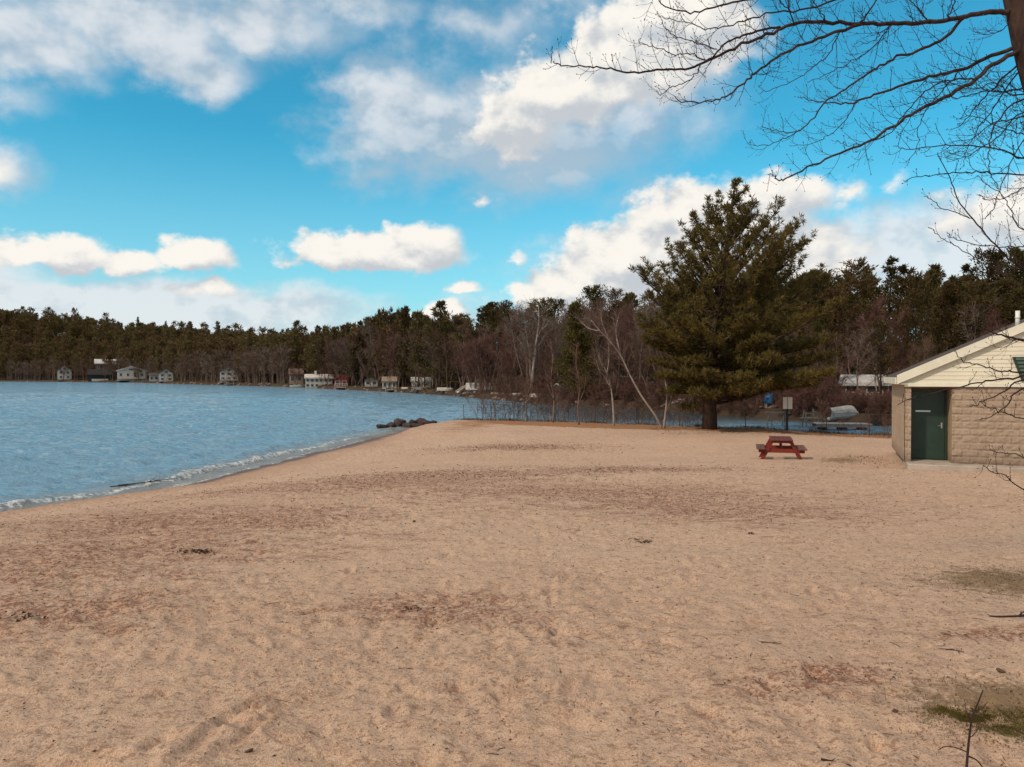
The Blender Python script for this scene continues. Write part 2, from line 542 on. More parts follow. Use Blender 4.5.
def ground_h(x, y, prints=True):
    z, s = base_h(x, y)
    x = np.asarray(x, float); y = np.asarray(y, float)
    near = np.clip(14.0 / np.maximum(np.hypot(x, y), 1.0), 0, 1)
    on = sstep(0.2, 1.4, s)
    ddx = (x - BC.x) * BD.x + (y - BC.y) * BD.y; ddy = (x - BC.x) * BN.x + (y - BC.y) * BN.y
    on = on * (1 - 0.9 * (1 - sstep(0.0, 2.0, np.hypot(np.maximum(np.maximum(-ddx, ddx - BL), 0), np.maximum(np.maximum(-ddy - 0.7, ddy - BW), 0)))))
    z = z + on * (0.08 * fbm(x * 0.16, y * 0.16, 3) + 0.030 * fbm(x * 1.3 + 5, y * 1.3, 3))
    tr = sstep(-0.25, 0.25, fbm(x * 0.35 + 40, y * 0.35, 2))
    z = z + on * (0.5 + 0.8 * tr) * (0.010 * vnoise(x * 4.1, y * 4.1 + 9) + 0.020 * vnoise(x * 8.3, y * 7.7) + 0.014 * vnoise(x * 15, y * 15))
    pn = vnoise(x * 5.7 + 11, y * 5.1) + 0.4 * vnoise(x * 13, y * 12)
    z = z - on * 0.042 * np.maximum(0, pn - 0.12) * (0.4 + tr)
    if prints:
        for (cx, cy, a, l, w, dp) in PRINTS:
            q = 2.6 * max(l, w)
            i = np.nonzero((np.abs(x - cx) < q) & (np.abs(y - cy) < q))[0]
            if len(i) == 0: continue
            ca, sa = math.cos(a), math.sin(a)
            ux = ((x[i] - cx) * ca + (y[i] - cy) * sa) / l; uy = (-(x[i] - cx) * sa + (y[i] - cy) * ca) / w
            r = np.hypot(ux, uy)
            z[i] += on[i] * dp * (-1.3 * np.exp(-(r ** 2) * 1.3) + 0.5 * np.exp(-((r - 1.55) ** 2) * 5))
    return z


def gz(x, y):
    return float(ground_h(np.array([x], float), np.array([y], float), False)[0])


def blob(x, y, cx, cy, rx, ry, ang=0.0):
    ca, sa = math.cos(ang), math.sin(ang)
    dx, dy = x - cx, y - cy
    return np.exp(-(((dx * ca + dy * sa) / rx) ** 2 + ((-dx * sa + dy * ca) / ry) ** 2))


def gp(px, py):
    """the spot of beach seen at (px, py)"""
    d = 10.0
    for _ in range(60):
        x = (px - 512) / F * d
        z = float(base_h(np.array([x]), np.array([d]))[0][0])
        d += 0.5 * ((CAMZ - z) * F / (py - HY) - d)
    return (px - 512) / F * d, d


MOSS = [gp(990, 712) + (0.26, 0.08, 0.0), gp(1018, 722) + (0.26, 0.10, .2), gp(956, 706) + (0.12, 0.06, 0), gp(1050, 730) + (0.4, 0.2, 0)]
DRYG = [gp(1000, 575) + (1.0, 0.55, 0.2), gp(1040, 580) + (1.4, 0.8, 0), gp(1020, 700) + (0.9, 0.55, 0)]
DARK = [gp(370, 482) + (4.6, 2.0, 0.35), gp(460, 474) + (3.6, 1.6, 0.2), gp(590, 492) + (4.2, 2.0, -.1), gp(690, 505) + (3.0, 1.8, -.3),
        gp(60, 560) + (3.0, 1.9, .3), gp(20, 610) + (1.6, .9, .3), gp(200, 520) + (3.4, 1.6, .3), gp(440, 605) + (1.0, .6, -.2), gp(620, 470) + (3, 1.5, 0), gp(520, 447) + (3.5, 1.6, 0),
        gp(790, 680) + (0.5, .28, .1), gp(850, 668) + (0.35, .2, -.2), gp(1000, 630) + (.8, .2, 0),]


def build_ground():
    az = np.concatenate([np.arange(-180, -48, 4.0), np.linspace(-48, -36, 60)[:-1], np.linspace(-36, 36, 800)[:-1], np.linspace(36, 48, 60)[:-1], np.arange(48, 181, 4.0)])
    r = [0.35]
    while r[-1] < 90: r.append(r[-1] * 1.0085 if r[-1] > 1.5 else r[-1] * 1.06)
    r = np.array(r)
    Rr, Az = np.meshgrid(r, np.radians(az), indexing='ij')
    x = (Rr * np.sin(Az)).ravel(); y = (Rr * np.cos(Az)).ravel()
    z = ground_h(x, y)
    nr, na = Rr.shape
    i = np.arange(nr - 1)[:, None] * na + np.arange(na - 1)[None, :]
    q = np.stack([i, i + 1, i + na + 1, i + na], -1).reshape(-1, 4)[:, ::-1]
    s = shore_dist(x, y)
    keep = (s[q] > -6).any(1)
    q = q[keep]
    used = np.unique(q); remap = np.full(len(x), -1, np.int64); remap[used] = np.arange(len(used))
    q = remap[q]; x, y, z, s = x[used], y[used], z[used], s[used]
    V = np.stack([x, y, z], -1)
    # close the hole under the viewer
    n0 = len(V)
    me = np_mesh('beach', V, [q.astype(np.int32)], True)
    dk = np.zeros(len(x)); ms = np.zeros(len(x)); dg = np.zeros(len(x))
    for b in DARK: dk = np.maximum(dk, blob(x, y, *b))
    for b in MOSS: ms = np.maximum(ms, blob(x, y, *b))
    for b in DRYG: dg = np.maximum(dg, blob(x, y, *b))
    edge = (1 - sstep(3.0, 7.0 + 2.5 * vnoise(x * .3, y * .3), s)) * sstep(37, 42, y + 0.12 * (x < 5) * 0) * sstep(-8, 2, x)
    bank = 0.9 * blob(x, y, BC.x - .9, BC.y + 2.6, .9, 2.6, -.3)
    attr(me, 'shore', s); attr(me, 'dark', dk); attr(me, 'moss', ms); attr(me, 'dry', np.maximum(dg, bank)); attr(me, 'needles', edge)
    o = link_mesh('beach', me, M_SAND); tag(o, kind='structure')
    # dark film: nothing further
    return o


def gattr(nt, name):
    n = nt.nodes.new('ShaderNodeAttribute'); n.attribute_name = name
    return E(n.outputs['Fac'])


def sand_mat():
    m, nt, b = new_mat('sand')
    v = coords(nt)
    big = noise(nt, v, 0.22, 4, 0.55); mid = noise(nt, vmul(nt, v, (1, 1.5, 1)), 1.1, 5, 0.6); fine = noise(nt, v, 9, 5, 0.7); grain = noise(nt, v, 110, 3, 0.8)
    speck = noise(nt, v, 34, 4, 0.75)
    c = mixc(nt, big.step(0.35, 0.65), (0.590, 0.376, 0.252), (0.535, 0.328, 0.216))
    streak = noise(nt, vmul(nt, v, (1, 2.0, 1)), 2.6, 6, 0.68)
    c = mixc(nt, streak.step(0.48, 0.68) * 0.30, c, (0.34, 0.185, 0.115))
    c = mixc(nt, fine.step(0.52, 0.66) * 0.50, c, (0.29, 0.160, 0.102))
    c = mixc(nt, fine.step(0.48, 0.34) * 0.35, c, (0.70, 0.49, 0.34))
    c = mixc(nt, grain.step(0.48, 0.60) * 0.6, c, (0.72, 0.50, 0.35))
    c = mixc(nt, grain.step(0.46, 0.34) * 0.65, c, (0.24, 0.13, 0.085))
    # bark crumbs and rotted leaf scattered through the sand
    crumbs = speck.step(0.545, 0.61) * (mid.step(0.25, 0.65) * 0.7 + 0.3)
    c = mixc(nt, crumbs * 0.72, c, (0.18, 0.090, 0.055))
    bits = noise(nt, vmul(nt, v, (1, 1.4, 1)), 15, 3, 0.6).step(0.585, 0.635)
    c = mixc(nt, bits * 0.55, c, (0.235, 0.120, 0.072))
    dk = gattr(nt, 'dark'); pat = (dk * 0.95 + (streak - 0.5) * 1.8 + (mid - 0.5) * 1.5).step(0.15, 0.85)
    mott = (fine * 0.45 + speck * 0.55).step(0.45, 0.56) * 0.88 + 0.12
    c = mixc(nt, pat * mott * 0.90, c, (0.225, 0.092, 0.052))
    c = mixc(nt, (gattr(nt, 'dry') + (fine - 0.5) * 1.5 + (speck - 0.5) * 0.8).step(0.45, 0.90) * 0.8, c, (0.19, 0.112, 0.050))
    c = mixc(nt, (gattr(nt, 'moss') + (fine - 0.5) * 1.6 + (speck - 0.5) * 0.8).step(0.50, 0.95) * 0.72, c, (0.125, 0.088, 0.020))
    nd = gattr(nt, 'needles')
    c = mixc(nt, (nd + (mid - 0.5) * 0.7 + (fine - 0.5) * 0.5).step(0.30, 0.62) * 0.9, c, (0.30, 0.125, 0.045))
    sh = gattr(nt, 'shore')
    sh2 = sh + (mid - 0.5) * 0.5
    wet = 1 - sh2.step(0.30, 0.95)
    c = mixc(nt, (1 - sh2.step(0.5, 2.6)) * 0.5, c, (0.36, 0.19, 0.115))
    c = mixc(nt, wet, c, (0.13, 0.062, 0.036))
    setc(nt, b.inputs['Base Color'], c)
    rough = 0.92 - wet * 0.45
    setc(nt, b.inputs['Roughness'], rough); b.inputs['Specular IOR Level'].default_value = 0.25
    h = fine * 0.6 + grain * 0.12 + mid * 0.8 + speck * 0.35
    bump(nt, b, h, 0.9, 0.045)
    return m


M_SAND = sand_mat()
build_ground()

# ---------------------------------------------------------------- lake
SPX = [-1500, -600, -200, 0, 60, 130, 185, 230, 290, 330, 400, 440, 480, 540, 600, 650, 700, 760, 850, 900, 1024, 1300, 2400]
SY = [420, 470, 490, 480, 450, 400, 318, 277, 237, 200, 158, 137, 116, 93, 84, 77, 69, 62, 55, 52.5, 50.5, 50, 48]


def far_s(u):
    return np.interp(np.asarray(u) * F + 512, SPX, SY)


def build_lake():
    u = np.concatenate([np.linspace(-2.6, -0.75, 60)[:-1], np.linspace(-0.75, 0.1, 760)[:-1], np.linspace(0.1, 0.75, 300)[:-1], np.linspace(0.75, 2.2, 40)])
    d = [13.0]
    while d[-1] < 520: d.append(d[-1] * 1.0052)
    d = np.array(d)
    D, U = np.meshgrid(d, u, indexing='ij')
    x = (U * D).ravel(); y = D.ravel()
    z = np.zeros_like(x)
    s = -shore_dist(x, y)
    # wind waves: many short trains, longest first, each fading where the grid no longer carries it
    rg = np.random.default_rng(21)
    gap = y * 0.0052
    for k in range(46):
        lam = 0.35 * (7.5 ** rg.random()) ; th = rg.normal(-1.25, 0.34)
        kx, ky = math.cos(th) * 2 * math.pi / lam, math.sin(th) * 2 * math.pi / lam
        am = 0.0125 * lam ** 0.75
        env = 0.35 + 1.5 * np.clip(vnoise(x * 0.16 + k * 7.7, y * 0.10 + k * 3.1) + 0.25, 0, 1)
        fade = sstep(2.0, 4.0, lam / gap)
        ph = kx * x + ky * y + rg.uniform(0, 6.28) + 1.3 * vnoise(x * 0.4 + k, y * 0.4)
        z += am * fade * env * (1 - 2 * np.abs(np.sin(ph / 2)) ** 1.3)
    calm = 0.25 + 0.75 * sstep(0.0, 4.0, s)
    # behind the beach the channel is sheltered
    calm *= 1 - 0.7 * sstep(44, 60, y) * sstep(-2, 6, x)
    z *= calm
    # one small breaker and its backwash along the beach
    sw = s + 0.25 * fbm(x * 0.35, y * 0.35, 2)
    br = 0.16 * np.exp(-((sw - 1.55) / 0.17) ** 2) * sstep(-0.35, 0.25, vnoise(x * 0.30 + 4, y * 0.30) + 0.15) * (1 - sstep(30, 46, y))
    br2 = 0.06 * np.exp(-((sw - 3.3) / 0.30) ** 2) * (1 - sstep(30, 46, y))
    br3 = 0.05 * np.exp(-((sw - 5.6) / 0.4) ** 2) * (1 - sstep(30, 46, y)) * sstep(-.1, .3, vnoise(x * .2, y * .2 + 40))
    z = np.where(s > -0.6, z + br + br2 + br3, z - 0.0)
    nr, na = D.shape
    i = np.arange(nr - 1)[:, None] * na + np.arange(na - 1)[None, :]
    q = np.stack([i, i + 1, i + na + 1, i + na], -1).reshape(-1, 4)
    keep = (s[q] > -1.5).any(1)
    q = q[keep]
    used = np.unique(q); remap = np.full(len(x), -1, np.int64); remap[used] = np.arange(len(used)); q = remap[q]
    V = np.stack([x, y, z], -1)[used]
    me = np_mesh('lake', V, [q.astype(np.int32)], True)
    foam = np.exp(-((sw - 1.45) / 0.26) ** 2) * 0.72 + 0.55 * np.exp(-((sw - 0.35) / 0.35) ** 2) + .25 * np.exp(-((sw - 3.25) / .3) ** 2)
    foam *= (1 - sstep(34, 60, y)) * (y < 56)
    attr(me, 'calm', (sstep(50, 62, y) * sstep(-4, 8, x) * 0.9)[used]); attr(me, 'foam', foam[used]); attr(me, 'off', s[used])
    return tag(link_mesh('lake', me, M_WATER), kind='structure')


def water_mat():
    m, nt, b = new_mat('lake_water')
    v = coords(nt)
    b.inputs['Base Color'].default_value = (0.035, 0.075, 0.105, 1)
    off = gattr(nt, 'off')
    c = mixc(nt, off.step(0.2, 4.0), (0.24, 0.20, 0.165), (0.180, 0.310, 0.410))
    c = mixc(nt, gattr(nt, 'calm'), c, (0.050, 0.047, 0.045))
    n1 = noise(nt, vmul(nt, v, (0.55, 1.0, 1)), 2.2, 5, 0.62)
    n2 = noise(nt, vmul(nt, v, (0.30, 0.9, 1)), 0.40, 4, 0.6)
    fn = noise(nt, vmul(nt, v, (1, 1, 1)), 6.0, 6, 0.72)
    fm = (gattr(nt, 'foam') + (fn - 0.5) * 2.4 + (n1 - 0.5) * 0.8).step(0.52, 0.80)
    c = mixc(nt, fm * 0.85, c, (0.72, 0.71, 0.69))
    setc(nt, b.inputs['Base Color'], c)
    setc(nt, b.inputs['Roughness'], fm * 0.6 + n2.step(0.35, 0.65) * 0.16 + 0.08)
    b.inputs['IOR'].default_value = 1.333; b.inputs['Specular IOR Level'].default_value = 0.5
    bump(nt, b, n1 * 0.85 + n2 * 1.6 + fn * 0.12, WATER_BUMP, 0.35)
    return m


WATER_BUMP = 1.0
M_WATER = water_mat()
build_lake()


# ---------------------------------------------------------------- far shore and the wooded hill
def hill(px):
    return np.interp(px, [-1500, -400, -100, 0, 100, 200, 300, 400, 480, 560, 700, 1024, 1500], [40, 46, 44, 40, 29, 16, 10, 9, 8, 7, 7, 8, 8])


def far_z(u, t):
    px = np.asarray(u, float) * F + 512; t = np.asarray(t, float)
    y = far_s(u) + t; x = u * y
    sc = np.clip(far_s(u) / 200, 0.35, 1)
    z = 0.75 * sstep(0, 2.2 * sc, t) + 0.02 * np.clip(t, 0, 60) + hill(px) * sstep(18, np.where(px > 420, 90, 165), t)
    z = z + 0.35 * fbm(x * 0.11, y * 0.11, 3) * sstep(1, 8, t)
    return np.where(t < 0, np.maximum(t * 0.25, -2.0), z)


def far_pt(px, t):
    u = (px - 512) / F; s = float(far_s(u)) + t
    return Vector((u * s, s, float(far_z(u, t))))


def build_far():
    u = np.concatenate([np.linspace(-2.6, -0.8, 50)[:-1], np.linspace(-0.8, 0.8, 330)[:-1], np.linspace(0.8, 2.4, 40)])
    t = np.concatenate([[-9, -4, -2, -1, -0.5, 0, .3, .6, 1, 1.5, 2.2, 3, 4.5], np.arange(6, 60, 3), np.arange(60, 260, 10), [300, 400, 700, 1500, 4000]])
    T, U = np.meshgrid(t, u, indexing='ij'); T = T.ravel(); U = U.ravel()
    Y = far_s(U) + T; X = U * Y; Z = far_z(U, T)
    Z = np.where(T > 280, Z - (T - 280) * 0.006, Z)
    nr, na = len(t), len(u)
    i = np.arange(nr - 1)[:, None] * na + np.arange(na - 1)[None, :]
    q = np.stack([i, i + 1, i + na + 1, i + na], -1).reshape(-1, 4)
    me = np_mesh('far_shore', np.stack([X, Y, Z], -1), [q.astype(np.int32)], True)
    attr(me, 'bank', T)
    return tag(link_mesh('far_shore', me, M_EARTH), kind='structure')


def earth_mat():
    m, nt, b = new_mat('leaf_strewn_earth')
    v = coords(nt); n = noise(nt, v, 0.8, 6, 0.65).step(0.3, 0.7); n2 = noise(nt, v, 0.12, 4, 0.5)
    c = mixc(nt, n, (0.040, 0.024, 0.016), (0.085, 0.050, 0.031))
    c = mixc(nt, n2.step(0.5, 0.7) * 0.6, c, (0.09, 0.072, 0.035))
    bk = gattr(nt, 'bank') + (noise(nt, v, 0.5, 4, .6) - .5) * 3
    c = mixc(nt, (1 - bk.step(0.4, 2.0)) * 0.7, c, (0.07, 0.046, 0.034))
    setc(nt, b.inputs['Base Color'], c); b.inputs['Roughness'].default_value = 0.95; b.inputs['Specular IOR Level'].default_value = 0.1
    bump(nt, b, noise(nt, v, 2.0, 6, .7), 0.8, 0.2)
    return m


M_EARTH = earth_mat()
build_far()
gm = MB(); gm.box((0, 2500, -2.6), (9000, 9000, 0.2))
tag(gm.build('lake_bed', simple('lake_bed_mud', (0.06, 0.05, 0.035), scale=.1)), kind='structure')

# ================================================================== trees
def quads_np(C, D, N, L, Wd):
    """leaf sprays: centre, direction, facing, length, width -> vertices and quads (kite shaped)"""
    D = D / np.linalg.norm(D, axis=1, keepdims=True)
    S = np.cross(D, N); S /= np.maximum(np.linalg.norm(S, axis=1, keepdims=True), 1e-6)
    L = np.asarray(L).reshape(-1, 1); Wd = np.asarray(Wd).reshape(-1, 1)
    P = np.stack([C, C + D * L * .45 + S * Wd * .5, C + D * L, C + D * L * .45 - S * Wd * .5], 1)
    n = len(C)
    return P.reshape(-1, 3), np.arange(4 * n, dtype=np.int32).reshape(n, 4)


def rdir(r, n):
    v = r.normal(size=(n, 3)); return v / np.linalg.norm(v, axis=1, keepdims=True)


def curve_pts(p0, d0, L, n, bend, r, jit=0.06):
    """points of a limb: start, direction, length; bend is added to the direction along the way"""
    p = Vector(p0); d = Vector(d0).normalized(); pts = [p.copy()]
    for i in range(n):
        d = (d + Vector(bend) / n + Vector(r.normal(size=3) * jit)).normalized()
        p = p + d * (L / n); pts.append(p.copy())
    return pts


def bare_arrays(seed, H, spread=0.32, limbs=9, twigs=22, fine=1.0, trunk_r=None, clear=0.3, lean=(0, 0), stems=1, up=0.55):
    """leafless tree: (trunk and limbs, twigs) as two collectors"""
    r = np.random.default_rng(seed); T = MB(); K = MB()
    for s in range(stems):
        tr = trunk_r or H * 0.011
        a = r.uniform(0, 6.28); sp = 0.0 if stems == 1 else r.uniform(0.12, 0.30)
        base = Vector((0, 0, -0.3)) + (Vector((math.cos(a), math.sin(a), 0)) * 0.15 * (stems > 1))
        tp = curve_pts(base, (lean[0] + sp * math.cos(a), lean[1] + sp * math.sin(a), 1), H * (0.92 if s else 1.0), 9, (r.normal() * .1, r.normal() * .1, .1), r, .05)
        n = len(tp)
        T.tube(tp, [tr * (1 - 0.86 * i / (n - 1)) for i in range(n)], 6)
        for j in range(limbs):
            f = clear + (1 - clear) * (j + r.random() * .8) / limbs * 0.98
            k = min(int(f * (n - 1)), n - 2); fr = f * (n - 1) - k
            p = tp[k].lerp(tp[k + 1], fr); az = j * 2.4 + r.normal() * .5
            L = H * spread * (1.15 - 0.75 * f) * r.uniform(.75, 1.25)
            d = Vector((math.cos(az), math.sin(az), up + r.random() * .6))
            lp = curve_pts(p, d, L, 5, (0, 0, .55), r, .10)
            lr = tr * 0.42 * (1.1 - f * .8)
            T.tube(lp, [lr * (1 - .75 * i / 5) for i in range(6)], 4)
            for q in range(twigs):
                g = 0.15 + 0.85 * r.random() ** .8; kk = min(int(g * 5), 4)
                pp = lp[kk].lerp(lp[kk + 1], g * 5 - kk)
                dd = (lp[min(kk + 1, 5)] - lp[kk]).normalized() + Vector(r.normal(size=3) * .75) + Vector((0, 0, .25))
                TL = H * 0.085 * r.uniform(.6, 1.5) * (1.25 - .5 * g)
                wp = curve_pts(pp, dd, TL, 3, (0, 0, .4), r, .16)
                K.tube(wp, [0.018 * fine, .014 * fine, .010 * fine, .006 * fine], 3, cap=False)
                for z in range(3):
                    h = r.random(); a_ = min(int(h * 3), 2)
                    sp_ = wp[a_].lerp(wp[a_ + 1], h * 3 - a_)
                    sd_ = (wp[-1] - wp[0]).normalized() + Vector(r.normal(size=3) * .8)
                    ep = curve_pts(sp_, sd_, TL * r.uniform(.35, .8), 2, (0, 0, .3), r, .15)
                    K.tube(ep, [.010 * fine, .008 * fine, .005 * fine], 3, cap=False)
        for q in range(int(twigs * 1.2)):
            f = clear * .8 + (1 - clear * .8) * r.random(); k = min(int(f * (n - 1)), n - 2)
            pp = tp[k].lerp(tp[k + 1], r.random())
            wp = curve_pts(pp, Vector(r.normal(size=3)) + Vector((0, 0, .5)), H * .10 * r.uniform(.5, 1.4), 3, (0, 0, .4), r, .15)
            K.tube(wp, [.016 * fine, .012 * fine, .009 * fine, .006 * fine], 3, cap=False)
    return T, K


def evergreen_arrays(seed, H, Rw, shape='pine', n=2600, ql=0.55, qw=0.16, clear=0.12, up=0.35, droop=0.0, gap=0.25):
    """needle tree: trunk collector, crown vertices, crown quads"""
    r = np.random.default_rng(seed); T = MB()
    ln = r.normal(size=2) * .02
    tp = [Vector((ln[0] * H * f * f, ln[1] * H * f * f, H * f - 0.3 * (f == 0))) for f in np.linspace(0, 1, 8)]
    T.tube(tp, [H * .016 * (1 - .9 * f) for f in np.linspace(0, 1, 8)], 6)
    nb = 64 if shape != 'cone' else 90
    C = []; D = []; per = max(6, n // nb)
    lobes = r.uniform(.6, 1.25, size=(7, 7))
    for b in range(nb):
        f = clear + (1 - clear) * (b + r.random()) / nb
        g = (f - clear) / (1 - clear)
        if shape == 'cone': prof = (1 - g) ** .8 * .95 + .05
        elif shape == 'round': prof = math.sqrt(max(0, 1 - (abs(g - .42) / .60) ** 2.2)) * .92 + .08
        else: prof = (min(1, .55 + g * 1.4) if g < .35 else 1 - ((g - .35) / .65) ** 1.6 * .9)
        az = r.uniform(0, 6.28)
        lb = lobes[int(g * 6.99), int(az / 6.2832 * 6.99)]
        if r.random() < gap * .5: continue
        L = Rw * prof * lb * r.uniform(.8, 1.12) + .25
        e = up + .55 * g - droop * (1 - g) + r.normal() * .12
        k = min(int(f * 7), 6); p0 = tp[k].lerp(tp[k + 1], f * 7 - k)
        bp = curve_pts(p0, (math.cos(az), math.sin(az), e), L, 4, (0, 0, .25), r, .07)
        T.tube(bp, [.035 + .004 * L, .03, .022, .014, .008], 3, cap=False)
        h = .25 + .75 * r.random(per) ** .75
        idx = np.minimum((h * 4).astype(int), 3)
        A_ = np.array([tuple(x) for x in bp]); base = A_[idx] + (A_[idx + 1] - A_[idx]) * (h * 4 - idx)[:, None]
        wd = (0.10 + 0.24 * L * (1 - .6 * np.abs(h - .6)))[:, None]
        off = r.normal(size=(per, 3)) * wd * np.array([.55, .55, .26])
        C.append(base + off)
        bd = np.array(tuple((bp[-1] - bp[0]).normalized()))
        D.append(bd[None] * .6 + off / np.maximum(wd, .1) * .5 + r.normal(size=(per, 3)) * .5 + np.array([0, 0, .25]))
    C = np.concatenate(C); D = np.concatenate(D); m = len(C)
    V, Q = quads_np(C, D, rdir(r, m), ql * r.uniform(.6, 1.3, m), qw * r.uniform(.7, 1.4, m))
    return T, V, Q


# bark and leaf colours
M_BARK = simple('grey_brown_bark', (0.23, 0.155, 0.12), (0.12, 0.075, 0.058), 3, .9, .6, 8, .1, (3, 3, .6), rnd=.15)
M_BARKP = simple('pine_bark', (0.070, 0.043, 0.032), (0.035, 0.022, 0.018), 4, .95, .8, 9, .08, (3, 3, .7), rnd=.15)
M_BIRCH = simple('pale_birch_bark', (0.42, 0.34, 0.285), (0.24, 0.18, 0.15), 5, .7, .3, 9, .2, (1, 1, 4))
M_PALE = simple('pale_grey_bark', (0.34, 0.255, 0.215), (0.19, 0.13, 0.11), 2.5, .85, .4, 8, .15, (2, 2, 1))
M_TWIG = simple('red_brown_twigs', (0.160, 0.086, 0.060), (0.105, 0.058, 0.042), 1.0, .85, spec=.12, rnd=.22)
M_TWIG2 = simple('grey_twigs', (0.215, 0.145, 0.115), (0.135, 0.088, 0.070), 1.0, .85, spec=.12, rnd=.2)
M_TWIGR = simple('budding_red_twigs', (0.17, 0.080, 0.060), (0.115, 0.055, 0.043), 1.0, .85, spec=.12, rnd=.2)
M_NEED = foliage('dark_needles', (0.078, 0.060, 0.020), (0.125, 0.090, 0.028))
M_NEEDF = foliage('far_needles', (0.108, 0.080, 0.028), (0.155, 0.110, 0.038), rnd=.3)
M_NEEDF2 = foliage('far_rusty_needles', (0.150, 0.096, 0.038), (0.105, 0.070, 0.028), rnd=.3)
M_NEED2 = foliage('olive_needles', (0.150, 0.115, 0.026), (0.105, 0.082, 0.022), rnd=.1)
M_NEED3 = foliage('rusty_needles', (0.140, 0.090, 0.030), (0.090, 0.062, 0.024))
M_HERO = foliage('white_pine_needles', (0.125, 0.102, 0.028), (0.200, 0.166, 0.040), rnd=0.02, trans=.3)


def tree_meshes(kind, arr, mats):
    if kind == 'bare':
        T, K = arr
        a = T.arrays(); b = K.arrays()
        return (np_mesh('trunk', a[0], [a[1], a[2]], True), np_mesh('crown', b[0], [b[1], b[2]], True), mats)
    T, V, Q = arr
    a = T.arrays()
    return (np_mesh('trunk', a[0], [a[1], a[2]], True), np_mesh('crown', V, [Q]), mats)


for_mats = {}
def plant(name, tm, loc, rz, sc, label, cat='tree', group=None, split=True, lean=None):
    """a tree as Empty > trunk, crown; copies share mesh data"""
    t, c, mats = tm
    for me, m in ((t, mats[0]), (c, mats[1])):
        if not me.materials: me.materials.append(m)
    o = empty(name, loc, rz); o.scale = sc if hasattr(sc, '__len__') else (sc, sc, sc)
    for nm, me in (('trunk', t), ('crown', c)):
        p = bpy.data.objects.new(nm, me); COL.objects.link(p); p.parent = o
    return tag(o, label, cat, group)


def joined(tm):
    """trunk and crown as one small mesh with two materials, for trees too far off to show parts"""
    t, c, mats = tm
    def get(me):
        v = np.empty(len(me.vertices) * 3, np.float32); me.vertices.foreach_get('co', v)
        f3 = [tuple(p.vertices) for p in me.polygons]
        return v.reshape(-1, 3), f3
    v1, f1 = get(t); v2, f2 = get(c)
    f2 = [tuple(i + len(v1) for i in f) for f in f2]
    A3 = np.array([f for f in f1 if len(f) == 3], np.int32).reshape(-1, 3); A4 = np.array([f for f in f1 if len(f) == 4], np.int32).reshape(-1, 4)
    B3 = np.array([f for f in f2 if len(f) == 3], np.int32).reshape(-1, 3); B4 = np.array([f for f in f2 if len(f) == 4], np.int32).reshape(-1, 4)
    parts = [A4, A3, B4, B3]
    mi = np.concatenate([np.full(len(p), i // 2) for i, p in enumerate(parts)])
    me = np_mesh('tree', np.concatenate([v1, v2]), parts, False, mi)
    for m in mats: me.materials.append(m)
    return me


# ---- the kinds -----------------------------------------------------------------------------------
EV = [tree_meshes('ev', evergreen_arrays(101, 16, 3.6, 'pine', 3400, .62, .17, .25), (M_BARKP, M_NEED)),
      tree_meshes('ev', evergreen_arrays(102, 16, 3.9, 'round', 3600, .62, .17, .22), (M_BARKP, M_NEED)),
      tree_meshes('ev', evergreen_arrays(103, 16, 3.1, 'cone', 3400, .55, .16, .10, .1, .2), (M_BARKP, M_NEED)),
      tree_meshes('ev', evergreen_arrays(104, 16, 4.2, 'pine', 3600, .65, .18, .30, .2), (M_BARKP, M_NEED3)),
      tree_meshes('ev', evergreen_arrays(105, 16, 3.4, 'round', 3000, .6, .16, .35), (M_BARKP, M_NEED3))]
BA = [tree_meshes('bare', bare_arrays(201, 12, .30, 11, 20, 1.25), (M_BARK, M_TWIG)),
      tree_meshes('bare', bare_arrays(202, 12, .36, 10, 22, 1.25, stems=2), (M_BARK, M_TWIG)),
      tree_meshes('bare', bare_arrays(203, 12, .26, 12, 18, 1.25, clear=.4), (M_PALE, M_TWIG2)),
      tree_meshes('bare', bare_arrays(204, 12, .34, 9, 24, 1.3, stems=3, clear=.22), (M_BARK, M_TWIGR)),
      tree_meshes('bare', bare_arrays(205, 12, .40, 11, 20, 1.2, clear=.22), (M_BARK, M_TWIG2))]
SH = [tree_meshes('bare', bare_arrays(301, 3.2, .45, 7, 12, .75, trunk_r=.025, clear=.08, stems=5), (M_BARK, M_TWIG)),
      tree_meshes('bare', bare_arrays(302, 3.2, .5, 6, 14, .75, trunk_r=.022, clear=.05, stems=6), (M_BARK, M_TWIGR))]
# small far versions: fewer, larger sprays
FE = [joined(tree_meshes('ev', evergreen_arrays(111 + i, 15, rw, sh, n, 1.25, .48, cl, .3), (M_BARKP, mm)))
      for i, (rw, sh, n, cl, mm) in enumerate([(3.3, 'pine', 560, .25, M_NEEDF), (3.6, 'round', 560, .22, M_NEEDF), (2.8, 'cone', 560, .12, M_NEEDF), (3.6, 'pine', 520, .3, M_NEEDF2), (3.3, 'round', 520, .3, M_NEEDF2)])]
FB = [joined(tree_meshes('bare', bare_arrays(211 + i, 11, .36, 8, 9, 3.0, clear=.2), (M_BARK, mm))) for i, mm in enumerate((M_TWIG, M_TWIGR, M_TWIG2))]


def skyline(px):
    """how high the tops of the woods stand, as seen against the sky"""
    return float(np.interp(px, [-400, 0, 60, 100, 150, 200, 260, 310, 345, 380, 400, 430, 470, 500, 515, 560, 590, 640, 700, 815, 850, 880, 905, 930, 960, 1000, 1024, 1300],
                           [296, 304, 309, 315, 323, 329, 334, 336, 332, 324, 322, 323, 320, 306, 302, 312, 298, 296, 288, 278, 277, 271, 264, 269, 266, 263, 260, 260]))


rt = np.random.default_rng(77)
HOUSE_GAPS = [(57, 72), (88, 120), (116, 147), (150, 174), (218, 242), (288, 306), (304, 336), (330, 350), (362, 380), (378, 400)]


